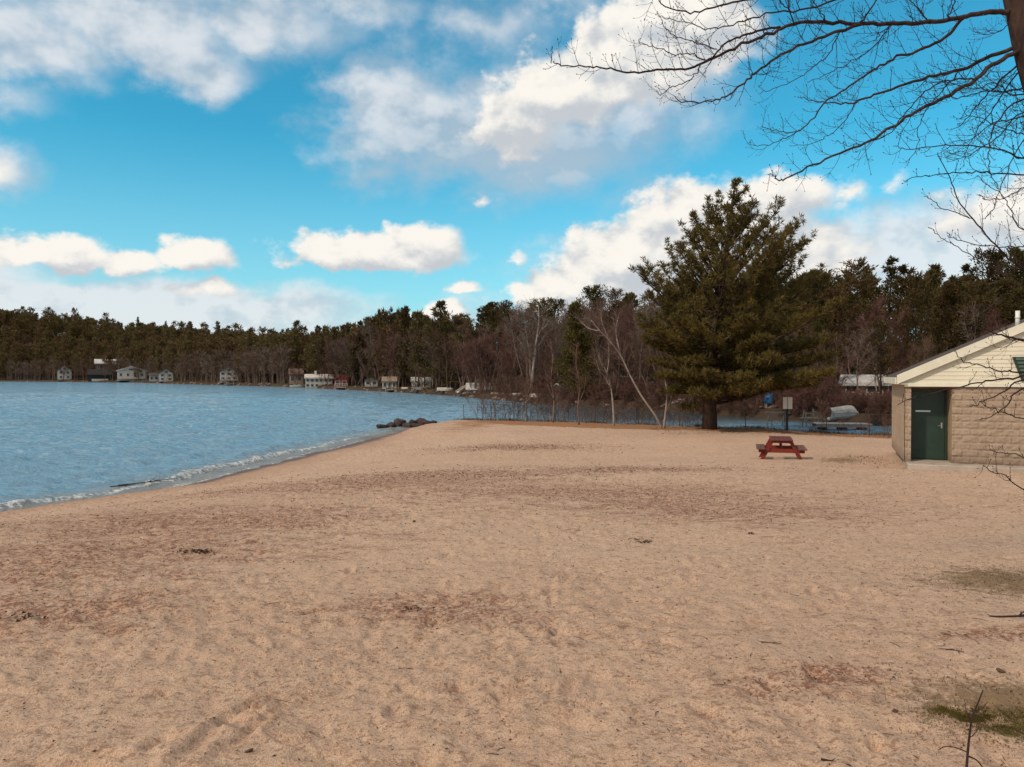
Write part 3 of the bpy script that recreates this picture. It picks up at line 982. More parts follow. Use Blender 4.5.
def in_gap(px, t, tmax):
    return t < tmax and any(a - 3 < px < b + 3 for a, b in HOUSE_GAPS)


# woods on the hill across the lake: nearest as trees of their own, the mass behind as one object
spots = []
for i in range(2400):
    px = rt.uniform(-260, 470); t = 4 + 190 * rt.random() ** .9
    if in_gap(px, t, 16 if px < 280 else 13): continue
    spots.append((px, t))
far_ev = []
for px, t in spots:
    p = far_pt(px, t)
    d = p.y
    top = CAMZ + (HY - skyline(px)) / F * d                 # the tops follow the skyline of the photo
    h = 15 * rt.uniform(.66, 1.16)
    tall = rt.random() < .13
    h = min(h * (1.25 if tall else 1), max(6.5, (top - p.z) * (rt.uniform(1.0, 1.2) if tall else rt.uniform(.66, .97))))
    far_ev.append((p, h, px, t, rt.integers(5), rt.uniform(0, 6.28), rt.uniform(.55, .85) if tall else rt.uniform(.85, 1.2)))
far_ev.sort(key=lambda q: (q[0].y - 0.9 * 0 * q[1]))
seen = [q for q in far_ev if q[2] > -20]
indiv = seen[:150]
ids = set(id(q) for q in indiv)
for q in indiv:
    p, h, px, t, k, rz, ws = q
    o = bpy.data.objects.new('pine_tree', FE[k]); COL.objects.link(o)
    o.location = p; o.rotation_euler = (0, 0, rz); o.scale = (h / 15 * ws, h / 15 * ws, h / 15)
    tag(o, 'dark evergreen among the small shoreline trees behind the far cottages', 'tree', 'evergreens along the far lake shore')
# the rest of the hill as one wood
def mesh_np(me):
    v = np.empty(len(me.vertices) * 3, np.float32); me.vertices.foreach_get('co', v)
    nl = len(me.loops); li = np.empty(nl, np.int32); me.loops.foreach_get('vertex_index', li)
    npg = len(me.polygons); tot = np.empty(npg, np.int32); me.polygons.foreach_get('loop_total', tot)
    st = np.empty(npg, np.int32); me.polygons.foreach_get('loop_start', st); mi = np.empty(npg, np.int32); me.polygons.foreach_get('material_index', mi)
    f4 = li[st[tot == 4][:, None] + np.arange(4)[None]]; f3 = li[st[tot == 3][:, None] + np.arange(3)[None]]
    return v.reshape(-1, 3), f4, f3, mi[tot == 4], mi[tot == 3]


FEN = [mesh_np(m) for m in FE]; FBN = [mesh_np(m) for m in FB]
def mass(name, items, lib, mats, matmap):
    Vs = []; F4 = []; F3 = []; M4 = []; M3 = []; o = 0
    for p, h, k, rz, ws, H0 in items:
        v, f4, f3, m4, m3 = lib[k]
        s = h / H0; c, sn = math.cos(rz), math.sin(rz)
        w = np.stack([(v[:, 0] * c - v[:, 1] * sn) * s * ws + p.x, (v[:, 0] * sn + v[:, 1] * c) * s * ws + p.y, v[:, 2] * s + p.z], 1)
        Vs.append(w); F4.append(f4 + o); F3.append(f3 + o); mm = np.array(matmap[k]); M4.append(mm[m4]); M3.append(mm[m3]); o += len(v)
    me = np_mesh(name, np.concatenate(Vs), [np.concatenate(F4), np.concatenate(F3)], False, np.concatenate(M4 + M3))
    return link_mesh(name, me, mats)


rest = [(q[0], q[1], q[4], q[5], q[6], 15.0) for q in far_ev if id(q) not in ids]
tag(mass('hillside_woods', rest, FEN, [M_BARKP, M_NEEDF, M_NEEDF2], [(0, 1), (0, 1), (0, 1), (0, 2), (0, 2)]),
    'dense dark evergreen woods covering the low hill across the lake', 'woods', kind='stuff')
# leafless stands on the hill
hb = []
for (a, b, t0, t1, n) in ((95, 135, 30, 90, 46), (148, 200, 12, 70, 70), (20, 60, 4, 30, 40), (200, 290, 3, 16, 60), (-120, 20, 4, 40, 70), (-20, 335, 1.5, 12, 170), (60, 180, 40, 110, 60)):
    for i in range(n):
        px = rt.uniform(a, b); t = rt.uniform(t0, t1)
        if in_gap(px, t, 11): continue
        hb.append((far_pt(px, t), rt.uniform(8, 12.5), int(rt.integers(3)), rt.uniform(0, 6.28), rt.uniform(.9, 1.3), 11.0))
tag(mass('leafless_woods', hb, FBN, [M_BARK, M_TWIG, M_TWIGR, M_TWIG2], [(0, 1), (0, 2), (0, 3)]),
    'purplish brown leafless woods patching the hill across the lake', 'woods', kind='stuff')

# leafless reddish trees along the mid shore
def fd_(px): return float(far_s((px - 512) / F))


def bare_at(px, t, h, label, group, k=None, ws=1.0, lib=BA, H0=12.0, name='bare_tree'):
    p = far_pt(px, t)
    k = int(rt.integers(len(lib))) if k is None else k
    return plant(name, lib[k], p, rt.uniform(0, 6.28), (h / H0 * ws, h / H0 * ws, h / H0), label, 'tree', group)


for i in range(46):
    px = rt.uniform(326, 476); t = rt.uniform(2.0, 22)
    d = float(far_s((px - 512) / F)) + t
    if in_gap(px, t, 7): t += 9; d += 9
    h = (46 + rt.uniform(-10, 12)) * d / F * np.interp(px, [326, 380, 476], [.72, 1.05, 1.1])
    bare_at(px, t, h, 'reddish leafless tree on the wooded shore left of the layered dark pine', 'leafless trees along the middle shore', ws=1.25)
for i in range(6):
    px = rt.uniform(455, 490); t = rt.uniform(2.0, 6)
    bare_at(px, t, 8.5 + rt.uniform(-1, 1.5), 'wine red budding tree beside the layered dark pine', 'budding red trees by the layered pine', k=3, ws=1.2)
# evergreens behind them
def ev_at(px, t, top, label, group, k=None, ws=1.0, lib=EV, H0=16.0, name='pine_tree', cat='tree'):
    p = far_pt(px, t); h = max(5.0, (HY - top) / F * p.y + CAMZ - p.z)
    k = int(rt.integers(len(lib))) if k is None else k
    return plant(name, lib[k], p, rt.uniform(0, 6.28), (h / H0 * ws, h / H0 * ws, h / H0), label, cat, group)


for i in range(64):
    px = 318 + (506 - 318) * (i + rt.random()) / 64; t = rt.uniform(14, 95)
    ev_at(px, t, skyline(px) + (rt.choice([rt.uniform(-8, 4), rt.uniform(2, 18)]) if t > 45 else rt.uniform(8, 32)), 'dark evergreen rising behind the leafless trees of the middle shore', 'evergreens behind the middle shore', ws=1.1)
for px in (56, 62, 74, 88, 105, 113, 117, 127, 138, 146, 151, 166, 175, 219, 226, 234, 240, 288, 296, 304, 312, 322, 328, 336, 341, 362, 372, 380, 388, 399, 416, 426):
    bare_at(px + rt.uniform(-1, 1), 1.2, (17 + rt.uniform(-5, 8)) * fd_(px) / F, 'leafless tree growing at the waterline between the far cottages', 'leafless trees between the far cottages', k=int(rt.integers(5)), ws=1.2)
# tops standing above the ridge
for px, top in ((297, 322), (319, 327), (384, 318), (404, 318)):
    ev_at(px, 90, top, {297: 'ragged pine standing tallest on the skyline above the brown house', 319: 'thin pine poking over the skyline above the red cottage', 384: 'dark pine top left of the layered pine, first of two', 404: 'dark pine top closest to the layered pine'}[px], None, k=3, ws=.75)
# layered pine
LP = tree_meshes('ev', evergreen_arrays(131, 17, 4.6, 'cone', 4200, .75, .2, .06, .0, .12, .75), (M_BARKP, M_NEED))
ev_at(440, 1.6, 303, 'tall dark pine with flat layered boughs on the middle shore', None, 0, 1.1, [LP], 17.0)

# leafless wood beyond the channel, centre
for i in range(96):
    px = 478 + (700 - 478) * (i + rt.random()) / 96; t = rt.uniform(1.0, 26)
    if 556 < px < 598 and t < 6: t += 8
    d = float(far_s((px - 512) / F)) + t
    top = np.interp(px, [478, 510, 560, 640, 700], [345, 318, 318, 312, 322]) + rt.uniform(-8, 45)
    h = (HY - top) / F * d + CAMZ - 0.9
    bare_at(px, t, h, 'tall brown leafless tree in the thicket across the channel', 'leafless trees across the channel', ws=1.05)
for i in range(64):
    px = 482 + (830 - 482) * (i + rt.random()) / 64; t = rt.uniform(16, 62)
    ev_at(px, t, skyline(px) + (rt.choice([rt.uniform(-9, 4), rt.uniform(2, 20)]) if t > 34 else rt.uniform(8, 44)), 'dark evergreen behind the leafless thicket across the channel', 'evergreens behind the thicket', ws=1.1)
bare_at(531, 0.6, 12.2, 'pale barked forked leafless tree tallest in the thicket', None, 0, 1.3, [tree_meshes('bare', bare_arrays(221, 13, .34, 8, 15, 1.2, trunk_r=.24, clear=.42), (M_PALE, M_TWIG2))], 13.0)
OC = tree_meshes('ev', evergreen_arrays(141, 11, 3.0, 'cone', 5200, .5, .15, .03, .45, 0, .1), (M_BARKP, M_NEED2))
ev_at(577, 0.5, 307, 'olive green cone shaped evergreen at the water edge across the channel', None, 0, 1.0, [OC], 11.0, 'cedar_tree')

# woods behind the bathhouse
for i in range(92):
    px = 796 + (1300 - 796) * (i + rt.random()) / 92; t = rt.uniform(8, 60)
    ev_at(px, t, skyline(px) + (rt.choice([rt.uniform(-11, 4), rt.uniform(4, 26)]) if t > 30 else rt.uniform(14, 66)), 'bushy dark evergreen in the woods behind the bathhouse', 'evergreens behind the bathhouse', ws=rt.uniform(.8, 1.2))
for i in range(34):
    px = 800 + (1250 - 800) * (i + rt.random()) / 34; t = rt.uniform(3, 22)
    d = float(far_s((px - 512) / F)) + t
    bare_at(px, t, (HY - rt.uniform(300, 350)) / F * d + 2.5, 'leafless grey brown tree in front of the evergreens behind the bathhouse', 'leafless trees behind the bathhouse', ws=1.1)
for i in range(44):
    px = 716 + (930 - 716) * (i + rt.random()) / 44; t = rt.uniform(0.2, 7)
    bare_at(px, t, rt.uniform(2.2, 3.6) if px < 832 else rt.uniform(1.2, 1.9), 'reddish brown leafless shrub on the channel bank left of the bathhouse', 'shrubs on the channel bank', lib=SH, H0=3.2, ws=1.25, name='bare_shrub')
for i in range(56):
    px = 480 + (716 - 480) * (i + rt.random()) / 56; t = rt.uniform(0.2, 5)
    bare_at(px, t, rt.uniform(1.6, 3.0), 'brown leafless shrub at the foot of the thicket across the channel', 'shrubs below the thicket', lib=SH, H0=3.2, ws=1.25, name='bare_shrub')


for i in range(70):
    px = 500 + (905 - 500) * (i + rt.random()) / 70; t = rt.uniform(-.25, 1.2)
    if 756 < px < 784: continue
    bare_at(px, t, rt.uniform(1.0, 1.9), 'low brown bush hanging over the water on the far side of the channel', 'bushes at the channel waterline', lib=SH, H0=3.2, ws=1.5, name='bare_shrub')


# ---- the big white pine on the beach edge ---------------------------------------------------------
def big_pine():
    r = np.random.default_rng(4242)
    bx, by = (710 - 512) / F * 44.0, 44.0
    bz = gz(bx, by)
    root = tag(empty('white_pine', (bx, by, bz)), 'big bushy white pine spreading over the beach edge, tallest tree in the picture', 'tree')
    k = F / 44.0
    def zpx(y): return CAMZ + (HY - y) / k - bz           # metres above the foot
    def xpx(x): return (x - 710) / k
    T = MB()
    H = zpx(183)
    # leaning trunk that forks near the top
    tp = [Vector((xpx(x), 0.15 * math.sin(i), zpx(y))) for i, (x, y) in enumerate([(710, 432), (710, 395), (713, 350), (718, 310), (722, 275), (727, 240), (731, 210), (735, 184)])]
    tp[0].z = -0.4
    T.tube(tp, [.46, .37, .31, .25, .19, .13, .08, .03], 10)
    def trunk_at(z):
        for a, b in zip(tp, tp[1:]):
            if a.z <= z <= b.z: return a.lerp(b, (z - a.z) / (b.z - a.z))
        return tp[-1]
    # silhouette read off the photograph: how far boughs reach left and right at each height
    ys = [184, 200, 222, 245, 268, 285, 305, 330, 355, 380, 396, 406]
    lx = [728, 706, 686, 668, 640, 640, 642, 636, 648, 652, 664, 676]
    rx = [742, 752, 772, 806, 812, 812, 806, 816, 826, 838, 836, 806]
    tips = []
    C = []; D = []
    plumes = [(733, 182), (746, 191), (719, 196), (740, 200), (706, 206), (756, 206), (726, 208), (688, 222), (773, 214), (712, 220), (750, 222), (669, 243), (799, 227), (690, 240), (812, 245),
              (655, 262), (780, 240), (628, 270), (640, 274), (814, 270), (806, 288), (641, 296), (633, 318), (815, 312), (704, 236), (768, 236), (735, 225), (720, 244)]
    nb = 158
    for b in range(nb + len(plumes)):
        pl = plumes[b - nb] if b >= nb else None
        g = (b + .5 * r.random()) / nb
        y = 408 - (408 - 205) * min(g, 1) ** 0.92           # height of the tip, in the photograph's rows
        if y > 290: y = 17 * round(y / 17) + r.normal() * 2.2 + 3   # boughs stand in whorls
        az = b * 2.399963 + r.normal() * .25
        if math.cos(az) > .2: y = min(y, 385)
        if pl: y = pl[1]; az = (0 if pl[0] > 731 else math.pi) + r.uniform(-.75, .75)
        ca = math.cos(az)
        wl = trunk_at(zpx(y)).x - xpx(np.interp(y, ys, lx)); wr = xpx(np.interp(y, ys, rx)) - trunk_at(zpx(y)).x
        Rr = (wr if ca > 0 else wl) * abs(ca) ** 1.0 + .5 * (wl + wr) * (1 - abs(ca)) * .9
        Rr *= r.uniform(.76, 1.0) if y > 310 else r.uniform(.50, 1.10)
        if y < 310 and not pl: Rr *= .92
        if pl: Rr = .90 * abs(xpx(pl[0]) - trunk_at(zpx(y)).x) / max(abs(ca), .3)
        rise = np.interp(y, [190, 230, 280, 340, 400], [1.5, 1.2, .72, .22, -.06]) + r.normal() * .09
        z1 = zpx(y); z0 = max(zpx(404), z1 - Rr * rise)
        p0 = trunk_at(z0); tipp = Vector((trunk_at(z1).x + Rr * ca, Rr * math.sin(az), z1))
        mid = p0.lerp(tipp, .55) + Vector((0, 0, -.10 * Rr * (1.0 if y > 300 else .5))) + Vector(r.normal(size=3) * .12)
        pts = []
        for i in range(7):
            t = i / 6.0; pts.append(p0 * (1 - t) ** 2 + mid * (2 * t * (1 - t)) + tipp * t * t)
        T.tube(pts, [(.018 + .015 * Rr) * (1 - .85 * i / 6) + .006 for i in range(7)], 5)
        L = (tipp - p0).length
        # side shoots with tufts
        ns = max(5, int(L * (4.6 if y > 320 else 2.2)))
        for s in range(ns):
            t = .22 + .78 * ((s + r.random()) / ns) ** .8
            i = min(int(t * 6), 5); p = pts[i].lerp(pts[i + 1], t * 6 - i)
            fw = (pts[i + 1] - pts[i]).normalized()
            side = fw.cross(Vector((0, 0, 1))); side.normalize()
            sl = (.20 + .34 * L * (1 - abs(t - .55))) * r.uniform(.45, 1.1) * (.55 if y > 310 else .80)
            dr = fw * .75 + side * (1 if s % 2 else -1) * r.uniform(.5, 1.1) + Vector((0, 0, r.uniform(.05, .5)))
            sp = curve_pts(p, dr, sl, 3, (0, 0, .35), r, .12)
            T.tube(sp, [.014, .011, .008, .005], 3, cap=False)
            nt_ = 2 + int(sl * (5.5 if y > 310 else 3.4))
            for q in range(nt_):
                u = .25 + .75 * (q + r.random()) / nt_; j = min(int(u * 3), 2)
                c = sp[j].lerp(sp[j + 1], u * 3 - j) + Vector(r.normal(size=3) * .05)
                C.append(tuple(c)); D.append(tuple((sp[-1] - sp[0]).normalized() + Vector((0, 0, .35))))
        if b == 0:                                           # the leader itself
            for q in range(70):
                zz = zpx(r.uniform(183, 232)); c = trunk_at(zz); C.append(tuple(c + Vector(r.normal(size=3) * .10))); D.append((r.normal() * .6, r.normal() * .6, 1.0))
        C.append(tuple(tipp)); D.append(tuple((tipp - mid).normalized() + Vector((0, 0, .3))))
    a = T.arrays()
    link_mesh('trunk', np_mesh('trunk', a[0], [a[1], a[2]], True), M_BARKP, root)
    C = np.array(C); D = np.array(D); D /= np.linalg.norm(D, axis=1, keepdims=True)
    m = 13
    Cn = np.repeat(C, m, 0); Dn = np.repeat(D, m, 0) * .75 + rdir(r, len(Cn)) * .95
    V, Q = quads_np(Cn, Dn, rdir(r, len(Cn)), .29 * r.uniform(.7, 1.3, len(Cn)), .042 * r.uniform(.8, 1.3, len(Cn)))
    print('tufts', len(C), 'quads', len(Q))
    link_mesh('crown', np_mesh('crown', V, [Q]), M_HERO, root)


big_pine()

# ================================================================== bathhouse
def block_mat(name, c1, c2):
    m, nt, b = new_mat(name)
    v = coords(nt)
    oi = noise(nt, vmul(nt, v, (2.5, 2.5, 5.0)), 1.0, 1, .4); n = noise(nt, v, 14, 6, .7); big = noise(nt, v, .9, 4, .6)
    c = mixc(nt, oi.step(.35, .65), c1, c2)
    c = mixc(nt, n.step(.4, .75) * .45, c, tuple(x * .62 for x in c1))
    c = mixc(nt, big.step(.45, .75) * .35, c, tuple(x * .75 for x in c2))
    # damp grime along the foot of the wall
    sp = nt.nodes.new('ShaderNodeSeparateXYZ'); nt.links.new(v, sp.inputs[0])
    gr = 1 - (E(sp.outputs[2]) + (n - .5) * .4).step(0.02, .42)
    c = mixc(nt, gr * .5, c, (.16, .10, .07))
    setc(nt, b.inputs['Base Color'], c); b.inputs['Roughness'].default_value = .92; b.inputs['Specular IOR Level'].default_value = .15
    bump(nt, b, n + noise(nt, v, 60, 4, .7) * .4, .6, .012)
    return m


M_SPLIT = block_mat('split_face_block', (.415, .300, .220), (.375, .264, .190))
M_SMOOTH = block_mat('smooth_block', (.50, .355, .245), (.45, .315, .215))
M_SIDING = simple('cream_siding', (.78, .69, .54), (.71, .62, .48), 1.2, .55, .05, 20, .3)
M_TRIM = simple('cream_trim', (.80, .73, .60), (.70, .62, .49), 2, .5, .05, 12, .3)
M_GREEN = simple('dark_green_paint', (.024, .046, .030), (.017, .034, .023), 2.5, .38, .04, 30, .45)
M_SHING = simple('brown_shingles', (.13, .10, .085), (.07, .055, .045), 7, .95, .8, 20, .1, (1, 1, 1))
M_CONC = simple('worn_concrete', (.50, .40, .33), (.36, .28, .225), 2.2, .9, .35, 25, .2)
M_METAL = simple('brushed_metal', (.62, .60, .56), (.5, .48, .45), 8, .35, .05, 30, .5, metal=.8)
M_WHITE = simple('weathered_white_paint', (.66, .57, .49), (.44, .37, .32), 2.0, .6, .1, 20, .3, rnd=.06)
M_PVC = simple('white_pipe', (.78, .74, .68), (.66, .62, .56), 4, .45, 0, None, .4)
M_DARKGL = simple('dark_window_glass', (.020, .022, .026), (.03, .03, .034), 2, .12, 0, None, .6)


def block_wall(x0, x1, z0, z1, rough, seed, joint=.010, res=.022, bw=.40, bh=.20):
    """face of laid blocks in the x-z plane, looking to -y, with real joints and split faces"""
    nx = max(2, int((x1 - x0) / res)); nz = max(2, int((z1 - z0) / res))
    xs = np.linspace(x0, x1, nx + 1); zs = np.linspace(z0, z1, nz + 1)
    Zg, Xg = np.meshgrid(zs, xs, indexing='ij')
    row = np.floor(Zg / bh); xo = Xg + (row % 2) * bw / 2 + 40 * bw
    colm = np.floor(xo / bw)
    fx = (xo / bw - colm) * bw; fz = (Zg / bh - row) * bh
    e = np.minimum(np.minimum(fx, bw - fx), np.minimum(fz, bh - fz))
    rel = sstep(joint * .4, joint + .022, e)
    rb = _T[(colm.astype(int) * 7 + seed) & 255, (row.astype(int) * 13 + 5) & 255] - .5
    y = -rel * (.006 + rough * (.018 + .02 * rb + .030 * fbm(Xg * 9 + rb * 50, Zg * 9 + seed, 3) + .012 * vnoise(Xg * 45, Zg * 45)))
    V = np.stack([Xg, y, Zg], -1).reshape(-1, 3)
    i = np.arange(nz)[:, None] * (nx + 1) + np.arange(nx)[None, :]
    q = np.stack([i, i + 1, i + nx + 2, i + nx + 1], -1).reshape(-1, 4)
    return V, q.astype(np.int32)


def bathhouse():
    root = tag(empty('bathhouse', BC, math.atan2(BD.y, BD.x)), 'tan block bathhouse with cream gable, green door and white roof pipe', 'building')
    EZ = 2.28
    mat_s = lambda V: V
    # walls: solid cores with faced blocks
    RX0, RX1, RD = .085, 1.13, .80
    m = MB()
    m.box((-.07 + .0775 - .0, .42, EZ / 2), (.151, .78, EZ))                      # pier left of the door
    m.box(((RX1 + BL) / 2 + .0, .13, EZ / 2), (BL - RX1, .20, EZ))                # front
    m.box((RX1 + .10, .52, EZ / 2), (.20, .56, EZ - .002))                         # right return of the porch
    core = m.build('wall_core', M_SMOOTH, root)
    V, q = block_wall(RX1, BL, 0, EZ, 1.0, 3); V[:, 1] += .02
    link_mesh('wall', np_mesh('wall', V, [q], True), M_SPLIT, root)
    V, q = block_wall(-.07, RX0, 0, EZ, .8, 9); V[:, 1] += .02
    link_mesh('pier', np_mesh('pier', V, [q], True), M_SPLIT, root)
    # left side wall, smooth block: built looking to -y and turned to look to -x
    V, q = block_wall(0, BW, 0, EZ, .05, 4); W2 = np.stack([V[:, 1] * .6 - .085, BW - V[:, 0], V[:, 2]], 1)
    o = link_mesh('side_wall', np_mesh('side_wall', W2, [q], True), M_SMOOTH, root)
    m = MB(); m.box((.03, (.82 + BW) / 2, EZ / 2), (.2, BW - .82, EZ)); m.box((BL / 2, BW - .1, EZ / 2), (BL - .3, .2, EZ)); m.box((BL - .1, BW / 2 + .1, EZ / 2), (.2, BW - .5, EZ))
    m.build('back_wall', M_SMOOTH, root)
    # door at the back of the porch
    m = MB(); m.box(((RX0 + RX1) / 2, RD + .12, EZ / 2), (RX1 - RX0 + .1, .10, EZ)); m.build('porch_wall', M_SMOOTH, root)
    fr = MB()
    for x in (.11, 1.075): fr.box((x, RD + .05, 1.03), (.05, .09, 2.06), bevel=.005)
    fr.box((.5925, RD + .05, 2.085), (1.015, .09, .05), bevel=.005)
    dr = MB(); dr.box((.5925, RD + .045, 1.025), (.905, .045, 2.03), bevel=.004)
    do = dr.build('door', M_GREEN, root); fr.build('door_frame', M_GREEN, do)
    h = MB(); h.box((.965, RD + .016, 1.03), (.045, .012, .17), bevel=.003); h.tube([(.965, RD + .01, 1.03), (.965, RD - .045, 1.03), (.86, RD - .05, 1.02)], .011, 8)
    h.build('door_handle', M_METAL, do)
    s = MB(); s.box((.47, RD + .018, 1.45), (.40, .008, .05), bevel=.002); s.build('door_sign', M_METAL, do)
    k = MB(); k.box((.5925, RD + .017, .16), (.84, .006, .26), bevel=.002); k.build('kick_plate', M_GREEN, do)
    # stoop
    m = MB(); m.box((BL / 2 - .0, .06, -.13), (BL + .10, 1.50, .26), bevel=.02); m.build('stoop', M_CONC, root)
    # gable and roof
    rx, sl = 4.70, .464
    ex = -.25
    def rz(x): return EZ + .10 + sl * (min(x, 2 * rx - x) - ex)
    m = MB(); z = EZ; rev = .115
    while z < rz(rx) - .05:
        za, zb = z, min(z + rev, rz(rx) - .03)
        xa = max(ex + .05, ex + (za - EZ - .06) / sl); xb = max(ex + .06, ex + (zb - EZ - .06) / sl)
        x2a, x2b = 2 * rx - xa, 2 * rx - xb
        if x2b - xb > .1:
            # one board: thick at its lower edge
            o = len(m.v)
            m.v += [Vector(p) for p in ((xa, -.034, za), (x2a, -.034, za), (x2b, -.021, zb), (xb, -.021, zb), (xa, .02, za), (x2a, .02, za), (x2b, .02, zb), (xb, .02, zb))]
            for f in ((0, 1, 2, 3), (5, 4, 7, 6), (4, 5, 1, 0), (3, 2, 6, 7), (4, 0, 3, 7), (1, 5, 6, 2)): m.q.append(tuple(o + i for i in f))
        z += rev
    m.build('gable_siding', M_SIDING, root)
    m = MB(); m.box((rx, -.055, EZ - .035), (2 * (rx - ex) - .3, .045, .11), bevel=.006); m.build('frieze_board', M_TRIM, root)
    m = MB(); m.box((rx, .42, EZ + .008), (2 * (rx - ex) - .5, .88, .018)); m.build('soffit', M_TRIM, root)
    rf = MB()
    for sgn in (1, -1):
        X = (lambda x: x) if sgn > 0 else (lambda x: 2 * rx - x)
        pr = [(X(ex - .06), -.14, rz(ex) + .03), (X(rx), -.14, rz(rx) + .05), (X(rx), -.14, rz(rx) + .11), (X(ex - .06), -.14, rz(ex) + .075)]
        rf.prism(pr, (0, BW + .7, 0))
    roof = rf.build('roof', M_SHING, root)
    for sgn in (1, -1):
        X = (lambda x: x) if sgn > 0 else (lambda x: 2 * rx - x)
        m = MB()
        m.prism([(X(ex - .05), -.165, rz(ex) - .12), (X(rx), -.165, rz(rx) - .07), (X(rx), -.165, rz(rx) + .17), (X(ex - .05), -.165, rz(ex) + .145)], (0, .022, 0))
        m.build('rake_board', M_TRIM, root)
        m = MB()
        m.prism([(X(ex + .04), -.14, rz(ex) - .03), (X(rx), -.14, rz(rx) + .02), (X(rx), -.14, rz(rx) + .04), (X(ex + .04), -.14, rz(ex) + .0)], (0, .12, 0))
        m.build('rake_soffit', M_TRIM, root)
        m = MB(); m.box((X(ex - .075), BW / 2 + .05, rz(ex) - .02), (.03, BW + .42, .20), bevel=.006); m.build('eave_fascia', M_TRIM, root)
        m = MB(); m.box((X(ex + .08), BW / 2 + .02, EZ - .012), (.28, BW + .3, .02)); m.build('eave_soffit', M_TRIM, root)
    # roof pipe
    m = MB(); m.tube([(3.0, 1.5, rz(3.0)), (3.0, 1.5, 4.42)], .062, 12); m.build('vent_pipe', M_PVC, roof, True)
    m = MB(); m.tube([(3.0, 1.5, 4.20), (3.0, 1.5, 4.24)], .072, 12); m.build('pipe_collar', M_TRIM, roof, True)
    # green louvred vent
    vx = 2.57
    m = MB()
    P = [(vx, -.095, 3.03), (vx + 1.05, -.095, 3.03), (vx + .82, -.095, 2.36), (vx + .23, -.095, 2.36)]
    m.prism(P, (0, .03, 0))
    vo = m.build('gable_vent', M_GREEN, root)
    m = MB()
    for i in range(6):
        t = (i + .6) / 6.6; w0 = 1.05 - .46 * t - .14
        m.box((vx + .525, -.11, 3.03 - .67 * t), (w0, .012, .075), Matrix.Rotation(R(-28), 3, 'X'))
    m.build('louvre', simple('faded_green_slats', (.085, .12, .09), (.06, .09, .07), 3, .6), vo)
    return root


bathhouse()


# ================================================================== picnic table
def picnic_table():
    x, y = 9.42, 26.9; z = gz(x, y)
    root = tag(empty('picnic_table', (x, y, z - .015), R(-17)), 'red wooden picnic table with attached benches standing alone on the sand', 'table')
    red = simple('red_paint', (.21, .022, .010), (.14, .017, .010), 4, .55, .25, 18, .35, (1, .25, 1))
    redw = simple('worn_red_paint', (.17, .036, .026), (.11, .027, .020), 3, .62, .25, 16, .3, (1, .25, 1))
    dk = simple('worn_bench_boards', (.19, .085, .062), (.11, .050, .040), 3, .7, .3, 16, .25, (1, .25, 1))
    Lh = .91
    m = MB()
    for i in range(5): m.box((-.296 + i * .148, 0, .735), (.140, 2 * Lh, .038), bevel=.006)
    m.build('table_top', redw, root)
    for s in (-1, 1):
        m = MB()
        for i in range(2): m.box((s * (.60 + i * .148), 0, .43), (.140, 2 * Lh, .038), bevel=.006)
        m.build('seat', dk, root)
    for e in (-1, 1):
        yy = e * .66
        for s in (-1, 1):
            m = MB()
            m.prism([(s * .66 - .07, yy - .05, 0), (s * .66 + .07, yy - .05, 0), (s * .29 + .06, yy - .05, .714), (s * .29 - .06, yy - .05, .714)], (0, .038, 0))
            m.build('leg', red, root)
        m = MB(); m.box((0, yy + .011, .362), (1.50, .040, .140), bevel=.006); m.build('seat_support', red, root)
        m = MB(); m.box((0, yy + .011, .670), (.70, .040, .088), bevel=.006); m.build('top_support', red, root)
        m = MB(); m.tube([(0, yy - e * .05, .40), (0, yy - e * .50, .70)], .030, 4); m.build('brace', red, root)


picnic_table()


# ================================================================== signs, fence
def sign_post():
    x, y, _ = at(787.5, 430, 43.6); z = gz(x, y)
    root = tag(empty('beach_sign', (x, y, z)), 'two white notice panels side by side on a dark post near the fence', 'sign')
    top = CAMZ + (HY - 397) / F * y - z
    dark = simple('dark_post', (.05, .035, .03), (.03, .022, .02), 5, .8)
    m = MB(); m.box((0, .05, top / 2 - .1), (.10, .10, top - .02), bevel=.01); m.build('post', dark, root)
    m = MB(); m.box((0, -.012, top - .12), (.56, .02, .06)); m.box((0, -.012, top - .55), (.56, .02, .06)); m.build('bracket', dark, root)
    white = simple('white_sign_board', (.80, .74, .66), (.72, .66, .58), 3, .45, 0, None, .35)
    for s in (-1, 1):
        m = MB(); m.box((s * .142, -.035, top - .34), (.255, .022, .68), bevel=.012); m.build('panel', white, root)


sign_post()


